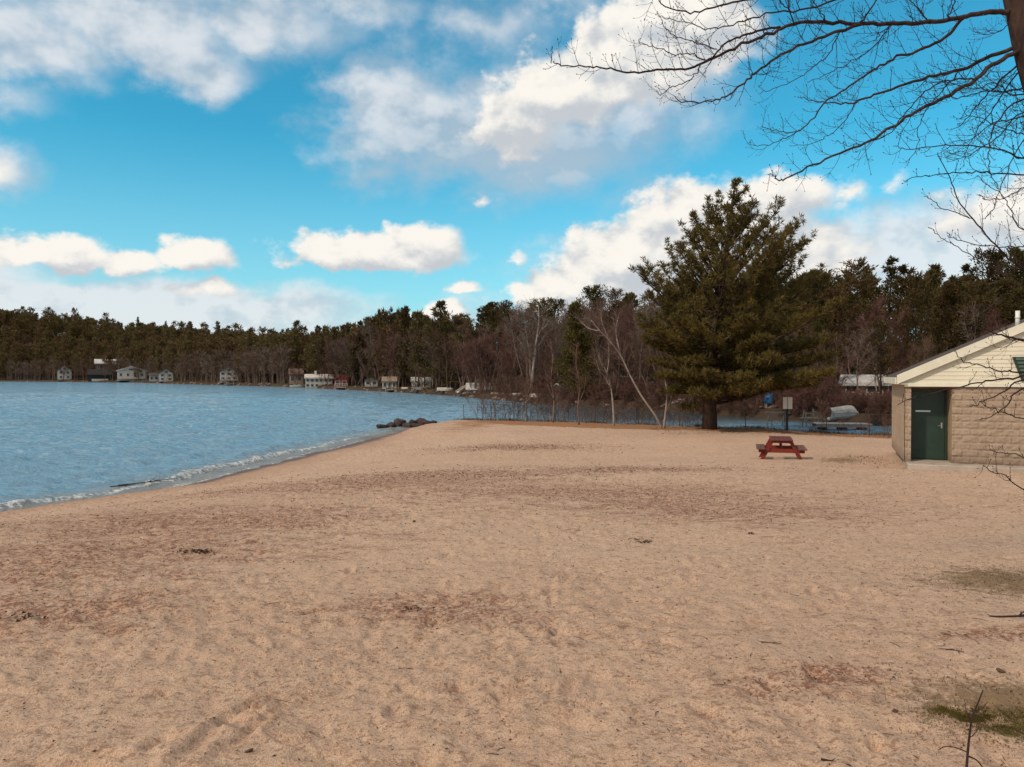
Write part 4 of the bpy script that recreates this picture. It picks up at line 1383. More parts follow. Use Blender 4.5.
def fence():
    P = [(-3.4, 54.5), (0.5, 53.6), (5.5, 50.8), (10.4, 47.7), (14, 46.0), (20, 42.9), (26, 41.1), (34, 41.2), (44, 41.8)]
    root = tag(empty('wire_fence', (P[3][0], P[3][1], 0)), 'thin chain link fence on slim posts along the far edge of the sand', 'fence')
    gal = simple('dull_galvanised_wire', (.20, .165, .145), (.12, .09, .08), 5, .6, 0, None, .4)
    iron = simple('rusty_post', (.15, .095, .07), (.08, .05, .04), 6, .8)
    ox, oy = P[3]
    pts = []
    for (a, b), (c, d) in zip(P, P[1:]):
        n = max(1, round(math.hypot(c - a, d - b) / 2.6))
        pts += [(a + (c - a) * i / n, b + (d - b) * i / n) for i in range(n)]
    pts.append(P[-1])
    G = [(x - ox, y - oy, gz(x, y)) for x, y in pts]
    r = np.random.default_rng(8)
    for (x, y, z) in G:
        dx, dy = r.normal(size=2) * .03
        m = MB(); m.tube([(x, y, z - .25), (x + dx, y + dy, z + 1.18)], .023, 6); m.build('post', iron, root)
    m = MB(); w = MB()
    H = 1.12
    for (x, y, z), (x2, y2, z2) in zip(G, G[1:]):
        m.tube([(x, y, z + H + .04), (x2, y2, z2 + H + .04)], .011, 5)
        L = math.hypot(x2 - x, y2 - y); st = .16; n = int(L / st)
        k = int(H / st)
        def p(a, h):
            t = a / L; return (x + (x2 - x) * t, y + (y2 - y) * t, z + (z2 - z) * t + h)
        for i in range(-k, n + 1):
            a0 = i * st; a1 = a0 + H
            lo = max(0, -a0); hi = min(H, L - a0)
            if hi > lo + .05:
                w.tube([p(a0 + lo, lo), p(a0 + hi, hi)], .0030, 3, False)
                w.tube([p(a0 + lo, H - lo), p(a0 + hi, H - hi)], .0030, 3, False)
    m.build('top_rail', iron, root); w.build('mesh', gal, root)


fence()


# ================================================================== cottages, boats, docks across the water
M_ROOFG = simple('grey_shingle_roof', (.16, .13, .12), (.10, .08, .075), 3, .9, rnd=.1)
M_ROOFP = simple('pale_metal_roof', (.66, .60, .56), (.5, .45, .42), 1.5, .5)
M_TAN = simple('tan_boards', (.36, .24, .17), (.26, .17, .12), 2, .8)
M_BROWN = simple('brown_boards', (.17, .10, .07), (.11, .065, .048), 2, .85)
M_RED = simple('barn_red_boards', (.36, .040, .035), (.24, .028, .026), 2, .7)
M_DARK = simple('dark_boards', (.040, .030, .028), (.025, .02, .018), 2, .85)
M_DOCK = simple('weathered_planks', (.36, .27, .22), (.24, .175, .14), 3, .85, .3, 14)
M_TARP = simple('blue_tarp', (.03, .22, .50), (.02, .13, .34), 3, .5, .4, 5, .4, dist=.1)
M_GTARP = simple('grey_green_tarp', (.36, .34, .27), (.22, .21, .165), 3, .6, .5, 5, .3, dist=.1)


def cottage(name, label, xa, xb, ytop, ybot, t, wall, roof, front='gable', storeys=1, wins=3, depth=7.0, deck=False, chimney=False, wallfrac=.62, cat='house', windows=True):
    """small lakeside house facing the water; its size comes from how large it looks and how far it stands"""
    c = (xa + xb) / 2
    p = far_pt(c, t); d = p.y
    w = (xb - xa) / F * d; zt = CAMZ + (HY - ytop) / F * d; zb = CAMZ + (HY - ybot) / F * d
    root = tag(empty(name, (p.x, p.y, min(p.z, zb)), -math.atan((c - 512) / F)), label, cat)
    b0 = min(p.z, zb) ; H = zt - b0; f0 = zb - b0
    hw = f0 + (H - f0) * wallfrac
    m = MB(); m.box((0, depth / 2, hw / 2), (w * .94, depth, hw)); wo = m.build('wall', wall, root)
    m = MB(); e = w * .5 + .06; th = max(.18, .04 * w)
    if front == 'gable':
        for s in (1, -1):
            m.prism([(s * e, -.35, hw - .12), (0, -.35, H - th), (0, -.35, H), (s * e, -.35, hw + th - .12)], (0, depth + .7, 0))
        ro = m.build('roof', roof, root)
        g = MB(); g.prism([(-w * .46, .012, hw - .02), (w * .46, .012, hw - .02), (0, .012, H - th - .02)], (0, depth - .03, 0)); g.build('gable', wall, root)
    else:
        for s in (1, -1):
            yy = depth / 2
            m.prism([(-e, yy - s * (yy + .4), hw - .1), (-e, yy, H - th), (-e, yy, H), (-e, yy - s * (yy + .4), hw + th - .1)], (2 * e, 0, 0))
        ro = m.build('roof', roof, root)
        for s in (1, -1):
            g = MB(); g.prism([(s * w * .465, .15, hw - .02), (s * w * .465, depth - .15, hw - .02), (s * w * .465, depth / 2, H - th - .04)], (-s * .15, 0, 0)); g.build('gable', wall, root)
    if chimney:
        m = MB(); m.box((-w * .12, depth * .4, H + .1), (.7, .7, 1.6)); m.build('chimney', wall, ro)
    if windows:
        fh = (hw - f0) / storeys
        for s in range(storeys):
            for i in range(wins):
                x = -w * .47 + w * .94 * (i + .5) / wins; zc = f0 + fh * (s + .55)
                ww, wh = min(1.1, w * .94 / wins * .55), min(1.3, fh * .5)
                m = MB(); m.box((x, -.02, zc), (ww, .05, wh)); wn = m.build('window', M_DARKGL, root)
                m = MB()
                for sx in (-1, 1): m.box((x + sx * (ww / 2 + .05), -.03, zc), (.10, .08, wh + .2))
                for sz in (-1, 1): m.box((x, -.03, zc + sz * (wh / 2 + .05)), (ww, .08, .10))
                m.build('frame', M_WHITE, wn)
        if front == 'gable' and H - hw > 1.6:
            m = MB(); m.box((0, -.01, hw + (H - hw) * .33), (w * .16, .06, (H - hw) * .30)); m.build('gable_window', M_DARKGL, root)
    if deck:
        m = MB(); m.box((0, -1.3, f0 + .08), (w * .95, 2.4, .16))
        for i in range(5): m.box((-w * .45 + w * .9 * i / 4, -2.35, f0 / 2), (.14, .14, max(f0, .1)))
        dk = m.build('deck', M_DOCK, root)
        m = MB()
        m.box((0, -2.45, f0 + 1.05), (w * .95, .08, .08))
        for i in range(9): m.box((-w * .45 + w * .9 * i / 8, -2.45, f0 + .56), (.08, .08, .90))
        m.build('railing', M_WHITE, dk)
    return root


cottage('cottage', 'narrow white gabled cottage on the far shore, furthest toward the open lake', 58, 71, 365, 379.5, 5, M_WHITE, M_ROOFG, 'gable', 2, 2, 8, deck=True)
cottage('house', 'long brown house with pale roof standing uphill behind the dark boathouse', 96, 120, 359, 372, 20, M_BROWN, M_ROOFP, 'side', 1, 4, 8)
BH = cottage('boathouse', 'dark boathouse with a white lower front at the far waterline', 89, 111, 369, 381.5, 2.5, M_DARK, M_DARK, 'side', 1, 0, 7, cat='boathouse', wallfrac=.5)
m = MB(); m.box((0, -.06, .75), (8.0, .10, 1.4)); m.build('lower_front', M_WHITE, BH)
cottage('house', 'wide white house with low gable and row of dark windows on far shore', 118, 145, 366, 379, 5, M_WHITE, M_WHITE, 'gable', 1, 4, 10, deck=True, wallfrac=.60)
cottage('cottage', 'white cottage with a steep gable just right of the wide white house', 159, 173, 368.5, 381, 6, M_WHITE, M_ROOFG, 'gable', 2, 2, 8, wallfrac=.6)
cottage('cabin', 'low pale cabin attached against the white steep gabled cottage', 149.5, 158.5, 372.5, 381, 6.5, M_WHITE, M_ROOFG, 'side', 1, 2, 6, cat='cabin')
cottage('cottage', 'white cottage with grey roof and deck standing alone in the pines', 220, 238, 366.5, 380.5, 7, M_WHITE, M_ROOFG, 'gable', 2, 3, 8, deck=True)
cottage('house', 'brown house with tan front left of the long white house', 289, 303.5, 368.5, 384, 4, M_TAN, M_BROWN, 'side', 1, 2, 7)
cottage('house', 'long white two storey lake house with chimney beside the red cottage', 305, 333, 374, 388, 2.6, M_WHITE, M_WHITE, 'side', 2, 6, 6, chimney=True, wallfrac=.7)
cottage('cottage', 'bright red cottage by the water on the far shore', 334, 348, 374.5, 387.5, 3, M_RED, M_RED, 'gable', 1, 2, 6, deck=True)
cottage('cabin', 'small white cabin just right of the red cottage', 364.5, 378, 377, 386, 5, M_WHITE, M_ROOFG, 'gable', 1, 2, 5, cat='cabin')
cottage('cabin', 'cream cabin among tree trunks, between small white cabin and shoreline boats', 382, 397, 376.5, 389, 4, M_WHITE, M_TAN, 'side', 1, 3, 5, cat='cabin')
cottage('cabin', 'pale cabin with white porch posts left of the layered dark pine', 411, 431, 377, 388, 9, M_TAN, M_ROOFP, 'side', 1, 3, 5, deck=True, cat='cabin')
cottage('house', 'low house with a broad white roof right of the layered dark pine', 466, 493, 383, 393.5, 6, M_TAN, M_ROOFP, 'side', 1, 3, 6, wallfrac=.4)
cottage('shed', 'tiny white shed with dark window between leaning birch and big pine', 647.5, 655.5, 381, 398, 9, M_WHITE, M_ROOFG, 'gable', 1, 1, 1.4, cat='shed', wallfrac=.86)
cottage('storage_building', 'long low building with pale metal roof behind shrubs beside the bathhouse', 843, 925, 374.5, 395, 16, M_TAN, M_ROOFP, 'side', 1, 4, 6, cat='building', wallfrac=.5)



def boat_mb(L, B, Hh, flip=False):
    """open hull: pointed bow, flat stern, sides that flare"""
    m = MB(); n = 13; rows = []
    for i in range(n):
        t = i / (n - 1); x = -L / 2 + L * t
        w = B / 2 * (1 - max(0, (t - .45) / .55) ** 2.2) ** .8 if t < .999 else .01
        sheer = Hh * (1 + .35 * t * t)
        prof = [(-w, sheer), (-w * .93, sheer * .45), (-w * .62, .10), (0, .0 if t < .9 else .15), (w * .62, .10), (w * .93, sheer * .45), (w, sheer)]
        inner = [(w - .05 if w > .06 else 0, sheer), (w * .80, sheer * .5), (0, .14), (-w * .80, sheer * .5), (-(w - .05) if w > .06 else 0, sheer)]
        rows.append([Vector((x, a, b)) for a, b in prof + inner])
    k = len(rows[0])
    o = 0
    for rw in rows: m.v += rw
    for i in range(n - 1):
        for j in range(k):
            a = i * k + j; b = i * k + (j + 1) % k
            m.q.append((a, b, b + k, a + k))
    m.ng = [list(range(k))[::-1], list(range((n - 1) * k, n * k))]
    if flip: m.v = [Vector((p.x, -p.y, -p.z + Hh)) for p in m.v]
    return m


def boat(label, px, py, d, L, B, Hh, rz, tilt=(0, 0), flip=False, mat=None, seats=True, name='rowboat', z=None):
    x, y, zz = at(px, py, d)
    root = tag(empty(name, (x, y, zz if z is None else z), rz), label, 'boat')
    root.rotation_euler = (tilt[0], tilt[1], rz)
    boat_mb(L, B, Hh, flip).build('hull', mat or M_WHITE, root, False)
    m = MB()
    if flip:
        m.box((-L * .05, 0, Hh * .98), (L * .8, .05, .06)); m.build('keel', mat or M_WHITE, root)
    else:
        for t in (-.25, .08): m.box((L * t, 0, Hh * .72), (.22, B * .8, .035))
        m.build('seat', M_DOCK, root)
    return root


def fz(px, d):
    u = (px - 512) / F
    return float(far_z(u, d - float(far_s(u))))


def fd(px, t): return float(far_s((px - 512) / F)) + t


for lab, px, t, L, rz, fl in (('white boat pulled up under the trees below the layered dark pine', 445, 1.6, 2.9, .1, True),
                              ('white boat hauled out bow up at the water edge right of layered pine', 462, 1.0, 2.2, .9, False),
                              ('pale boat drawn up on the shore below the cabin with white posts', 419, 1.0, 3.0, .05, False),
                              ('small white boat on the bank between cream cabin and posted cabin', 406, 1.4, 1.9, .2, True),
                              ('white overturned rowboat on the bank at the left end of the thicket', 518, 1.6, 1.5, .3, True),
                              ('second pale rowboat overturned among the rocks in the thicket', 538, 1.8, 2.0, -.2, True),
                              ('pale rowboat resting under the big pine across the channel', 690, 3.5, 2.2, .1, True)):
    d = fd(px, t)
    boat(lab, px, 390, d, L, L * .38, L * .19, rz, (0, -.35 if 'bow up' in lab else 0), fl, z=fz(px, d) + (.35 if 'bow up' in lab else .04))
d = fd(563, 2.5)
boat('boat shrouded in a grey green cover leaning on the bank by the olive evergreen', 563, 398, d, 2.6, 1.1, .6, .5, (0.25, .55), True, M_GTARP, z=fz(563, d) + .55, name='covered_boat')
for lab, px, py, L, rz, mt in (('white motorboat hull moored beside the brown house jetty', 297, 0, 4.0, .1, M_WHITE),):
    d = fd(px, -3)
    boat(lab, px, 388, d, L, 1.6, .8, rz, z=-.1)


def jetty(label, px, t0, t1, w, zt=.5):
    a = far_pt(px, 0); d = a.y
    root = tag(empty('jetty', (a.x, a.y, 0), -math.atan((px - 512) / F)), label, 'dock')
    m = MB(); n = max(2, int((t0 + t1) / .5))
    m.box((0, (t1 - t0) / 2, zt), (w, t0 + t1, .12)); m.build('deck', M_DOCK, root)
    for s in (-1, 1):
        for i in range(3):
            m = MB(); m.tube([(s * (w / 2 + .08), -t0 + (t0 + t1) * i / 2.3, -1.2), (s * (w / 2 + .08), -t0 + (t0 + t1) * i / 2.3, zt + .55)], .09, 6); m.build('post', M_DOCK, root)


jetty('short jetty in front of the dark boathouse', 100, 5, 2, 3.0)
jetty('plank jetty on the far shore below the lone cottage in the pines', 229, 5, 2, 3.0)
jetty('plank jetty reaching out below the red cottage', 341, 4, 2, 2.2)
jetty('low plank jetty under the cream cabin', 391, 3, 2, 2.0)


# dock sections, boat and tarp on the channel right of the big pine
def dock_frame():
    x, y, _ = at(842, 427, 49.5)
    root = tag(empty('floating_dock', (x, y, 0), R(-10)), 'pale floating dock lying in the channel in front of the white boat', 'dock')
    m = MB()
    for i in range(12): m.box((-1.55 + .28 * i, 0, .34), (.25, 1.3, .05), bevel=.01)
    m.build('deck', M_WHITE, root)
    m = MB(); m.box((0, -.62, .22), (3.4, .09, .18)); m.box((0, .62, .22), (3.4, .09, .18)); m.build('frame', M_DOCK, root)
    for sx in (-1.2, 0, 1.2):
        m = MB(); m.tube([(sx, -.5, .04), (sx, .5, .04)], .22, 10); m.build('float', M_DARK, root, True)
    x, y, _ = at(813, 424, 51.5)
    root = tag(empty('dock_rack', (x, y, -.05), R(12)), 'pale timber dock frame with slanting braces standing beside the white boat', 'rack')
    for i, (a, b) in enumerate((((-.45, 0, -.3), (-.55, 0, 1.05)), ((.1, 0, -.3), (.0, .0, 1.25)), ((.5, .1, -.3), (.35, .1, .75)), ((-.5, .5, -.3), (-.35, .5, 1.15)))):
        m = MB(); m.tube([a, b], .055, 4); m.build('post', M_DOCK, root)
    m = MB(); m.tube([(0, .05, 1.2), (1.15, .1, .35)], .05, 4); m.build('brace', M_DOCK, root)
    m = MB(); m.box((-.1, .25, .95), (.9, .06, .12)); m.box((-.1, .0, .40), (1.1, .06, .12)); m.box((.0, .3, .62), (1.1, .9, .06)); m.build('shelf', M_DOCK, root)
    x, y, _ = at(778, 424, 52.5)
    root = tag(empty('dock_rack', (x, y, -.05), R(-8)), 'low pale trestle in the channel just left of the two notice panels', 'rack')
    for sx in (-.55, .45):
        for q in (-.18, .18):
            m = MB(); m.tube([(sx + q * 1.3, 0, -.3), (sx, 0, .95)], .05, 4); m.build('leg', M_DOCK, root)
    m = MB(); m.box((0, 0, .96), (1.6, .10, .10)); m.box((0, .02, .45), (1.2, .06, .08)); m.build('rail', M_DOCK, root)


dock_frame()
boat('white rowboat tilted on its side beside the dock frame left of the bathhouse', 846, 421, 53.0, 2.1, 1.0, .5, .15, (-.85, -.10), False, z=.62)
d = fd(769, 2.2)


def tarp_pile():
    px = 769.5; d = fd(px, 2.0); x, y, _ = at(px, 400, d); z = fz(px, d)
    r = np.random.default_rng(3)
    me = bpy.data.meshes.new('tarp'); bm = bmesh.new()
    bmesh.ops.create_icosphere(bm, subdivisions=4, radius=1)
    for v in bm.verts:
        p = v.co.copy(); f = 1 + .35 * float(vnoise(p.x * 1.7 + 3, p.z * 1.7 + p.y)) + .12 * float(vnoise(p.x * 5, p.z * 5 + p.y * 3))
        zz = max(p.z * f, -.55)
        v.co = Vector((p.x * f * .56, p.y * f * .5, (zz + .55) * .62))
    bm.to_mesh(me); bm.free()
    for p in me.polygons: p.use_smooth = True
    o = link_mesh('tarp_pile', me, M_TARP); o.location = (x, y, z + .28)
    tag(o, 'bright blue tarp bundled over a pile behind the big pine', 'tarp')
    m = MB()
    for dx in (-.4, .4): m.box((dx, 0, -.18), (.12, .9, .42))
    m.build('pallet', M_DOCK, o)


tarp_pile()


# ================================================================== rocks
def rock_mesh(seed, sub=4):
    me = bpy.data.meshes.new('boulder'); bm = bmesh.new()
    bmesh.ops.create_icosphere(bm, subdivisions=sub, radius=1)
    r = np.random.default_rng(seed); o = r.uniform(0, 99, 3); ax = rdir(r, 9); cut = r.uniform(.55, .9, 9)
    for v in bm.verts:
        p = v.co
        for a, c in zip(ax, cut):                                    # flat broken faces
            k = p.x * a[0] + p.y * a[1] + p.z * a[2]
            if k > c: p = p - Vector(a) * (k - c) * .85
        n = .22 * float(fbm(np.array([p.x * 2 + o[0]]), np.array([p.z * 2 + p.y * 1.7 + o[1]]), 4)[0])
        v.co = p * (1 + n)
    bm.to_mesh(me); bm.free()
    for p in me.polygons: p.use_smooth = True
    return me


M_ROCK = simple('dark_wet_rock', (.085, .050, .038), (.036, .022, .018), 2.2, .75, .7, 6, .3, rnd=.15, dist=.08)
M_ROCKP = simple('pale_shore_rock', (.26, .19, .155), (.15, .105, .085), 1.2, .85, .6, 4, .2, rnd=.2, dist=.1)
RK = [rock_mesh(s) for s in (1, 2, 3, 4)]
for i, (px, py, w, h, lab) in enumerate(((381, 424.5, 1.0, .32, 'low flat dark rock at the water tip of the rock spit'), (391, 423, .95, .60, 'rounded dark boulder near the tip of the rock spit'),
                                         (400, 421.5, 1.05, .95, 'tall dark boulder on the left half of the rock spit'), (407, 424, .8, .45, 'small dark rock at the front middle of the spit'),
                                         (412, 421, .9, .80, 'hunched dark boulder in the middle of the rock spit'), (420, 420.5, 1.2, 1.0, 'largest dark boulder on the beach end of the rock spit'),
                                         (427, 422, .9, .65, 'brown boulder where the rock spit meets the sand'), (416, 425, .8, .35, 'low rock in front of the largest spit boulder'),
                                         (433, 420.5, .7, .35, 'half buried rock in the sand behind the rock spit'))):
    d = 51.5 + (1.5 if py < 422 else -.6) + .4 * (i % 2)
    me = RK[i % 4] if i < 4 else RK[i % 4].copy()
    if not me.materials: me.materials.append(M_ROCK)
    o = bpy.data.objects.new('boulder', me); COL.objects.link(o)
    o.location = ((px - 512) / F * d, d, (0.02 if px < 425 else .15) + .05); o.scale = (w * .50, w * .40, h * .46); o.rotation_euler = (.1 * (i % 3 - 1), .12 * (i % 2), i * 1.7)
    tag(o, lab, 'rock')
RKS = [rock_mesh(s, 2) for s in (11, 12, 13)]
for me in RKS: me.materials.append(M_ROCKP)
rr = np.random.default_rng(15)
for i in range(120):
    px = 500 - 500 * rr.random() ** 1.3 + 60 * rr.random(); t = rr.uniform(-.5, 2.5)
    p = far_pt(px, t); s = rr.uniform(.22, .55) * (1 if p.y < 200 else 1.5)
    o = bpy.data.objects.new('shore_rock', RKS[i % 3]); COL.objects.link(o)
    o.location = (p.x, p.y, max(p.z, 0) + .05); o.scale = (s * rr.uniform(.9, 1.5), s, s * .65); o.rotation_euler = (0, 0, rr.uniform(0, 6))
    tag(o, 'pale rock along the waterline of the far shore', 'rock', 'rocks along the far waterline')
for i in range(40):
    px = rr.uniform(500, 800); p = far_pt(px, rr.uniform(0, 2.0)); s = rr.uniform(.15, .4)
    o = bpy.data.objects.new('shore_rock', RKS[i % 3]); COL.objects.link(o)
    o.location = (p.x, p.y, max(p.z, 0) + .05); o.scale = (s * 1.3, s, s * .65); o.rotation_euler = (0, 0, rr.uniform(0, 6))
    tag(o, 'rock on the channel bank at the foot of the thicket', 'rock', 'rocks on the channel bank')

# ================================================================== thin trees at the beach edge
def px_line(pts, d, dd=0.0, n=None):
    """polyline given as picture points at a distance that changes by dd along the way"""
    k = len(pts)
    return [Vector(at(x, y, d + dd * i / (k - 1))) for i, (x, y) in enumerate(pts)]


def smooth_line(P, sub=4):
    out = []
    n = len(P)
    for i in range(n - 1):
        p0, p1, p2, p3 = P[max(i - 1, 0)], P[i], P[i + 1], P[min(i + 2, n - 1)]
        for s in range(sub):
            t = s / sub
            out.append(.5 * ((2 * p1) + (p2 - p0) * t + (2 * p0 - 5 * p1 + 4 * p2 - p3) * t * t + (3 * p1 - p0 - 3 * p2 + p3) * t ** 3))
    out.append(P[-1]); return out


def thin_tree(name, label, mat, tw, d, stems, seed, density=6, tl=.9):
    r = np.random.default_rng(seed)
    base = Vector(at(*stems[0][0][0], d)); base.z = gz(base.x, base.y)
    root = tag(empty(name, base), label, 'tree')
    T = MB(); K = MB()
    for pts, r0, r1, dd in stems:
        P = smooth_line(px_line(pts, d, dd), 4)
        if pts is stems[0][0]: P[0].z = base.z - .15
        P = [p - base for p in P]; n = len(P)
        T.tube(P, [r0 + (r1 - r0) * i / (n - 1) for i in range(n)], 7)
        for i in range(int(n * .35), n - 1):
            for q in range(density):
                p = P[i].lerp(P[i + 1], r.random()); dr = (P[i + 1] - P[i]).normalized() * .8 + Vector(r.normal(size=3) * .8) + Vector((0, 0, .5))
                L = tl * r.uniform(.3, 1.2); w = curve_pts(p, dr, L, 3, (0, 0, .4), r, .12)
                K.tube(w, [.012, .009, .007, .004], 3, False)
                for z in range(2):
                    e = curve_pts(w[1 + z], (w[-1] - w[0]).normalized() + Vector(r.normal(size=3) * .7), L * .5, 2, (0, 0, .3), r, .12)
                    K.tube(e, [.007, .005, .003], 3, False)
    T.build('trunk', mat, root, True); K.build('crown', tw, root)


thin_tree('birch_tree', 'pale birch leaning far to the left from the beach edge', M_BIRCH, M_TWIG2, 45.6,
          [([(662, 428), (655, 415), (641, 395), (629, 373), (621, 356), (609, 340), (600, 331), (591, 320)], .075, .018, -1.0),
           ([(621, 356), (617, 340), (616, 328), (619, 314)], .05, .014, 1.0), ([(609, 340), (602, 322), (601, 308)], .045, .012, -.6), ([(600, 331), (588, 328), (578, 318)], .035, .01, .5)], 1)
thin_tree('birch_tree', 'slender upright white birch left of the leaning one', M_BIRCH, M_TWIG2, 47.4,
          [([(614, 424), (613, 405), (611, 388), (607, 373), (601, 362), (597, 350)], .068, .018, .3), ([(611, 388), (604, 376), (600, 372), (596, 360)], .04, .012, -.7), ([(607, 373), (609, 358), (608, 342)], .035, .012, .6)], 2)
thin_tree('young_tree', 'grey forked young tree between the leaning birch and big pine', M_PALE, M_TWIG2, 45.2,
          [([(664, 427), (666, 410), (667, 392), (664, 372), (662, 354), (660, 335)], .075, .016, .3), ([(666, 412), (671, 398), (672, 385), (676, 368)], .045, .012, .8)], 3)
thin_tree('young_tree', 'dark thin young tree on the sand edge below the olive evergreen', M_BARK, M_TWIG, 48.5,
          [([(579, 424), (578, 405), (580, 385), (576, 365), (577, 345)], .06, .014, .3), ([(578, 405), (584, 390), (586, 375)], .03, .01, .5)], 4)
thin_tree('young_tree', 'dark thin young tree at the fence left of the olive evergreen', M_BARK, M_TWIG, 50.5,
          [([(553, 422), (554, 400), (551, 380), (553, 358), (550, 338)], .06, .014, .3), ([(554, 400), (548, 385), (545, 370)], .03, .01, -.5)], 5)
thin_tree('young_tree', 'brown thin young tree at the fence nearest the open lake', M_BARK, M_TWIG, 52.3,
          [([(527, 421), (526, 404), (529, 388), (527, 372), (530, 356)], .05, .014, .3), ([(526, 404), (532, 392), (534, 380)], .03, .01, -.5)], 6)

SAP = [tree_meshes('bare', bare_arrays(401 + i, 2.4, .33, 5, 5, .42, trunk_r=.016, clear=.15, stems=2 + i % 2), (M_BARK, M_TWIG)) for i in range(3)]
r6 = np.random.default_rng(61)
for i in range(96):
    px = 478 + (700 - 478) * (i + r6.random()) / 96
    y = np.interp((px - 512) / F * 50, [-3, 0.5, 5.5, 10.5], [54.3, 53.4, 50.6, 47.6]) - r6.uniform(-.5, .5)
    x = (px - 512) / F * y
    s = r6.uniform(.35, 1.1) * (1.2 if px < 570 else .85)
    plant('sapling', SAP[i % 3], (x, y, gz(x, y) + .2 * s), r6.uniform(0, 6), s, 'leafless brown sapling along the fence at the far edge of sand', 'sapling', 'saplings along the fence')
for i in range(14):
    px = r6.uniform(795, 893); y = np.interp(px, [795, 893], [43.4, 40.2]) + r6.uniform(0, 1); x = (px - 512) / F * y
    s = r6.uniform(.3, .6)
    plant('sapling', SAP[i % 3], (x, y, gz(x, y) + .2 * s), r6.uniform(0, 6), s, 'low leafless weed shrub by the fence between notice panels and bathhouse', 'sapling', 'weed shrubs near the bathhouse')


# ================================================================== the leafless tree overhead
M_LIMB = simple('dark_ridged_bark', (.085, .050, .040), (.036, .022, .020), 9, .95, 1.0, 22, .12, (2, 2, .5), dist=.015)
M_FTWIG = simple('dark_twigs', (.055, .030, .028), (.030, .018, .018), 6, .85, .3, 30, .12)


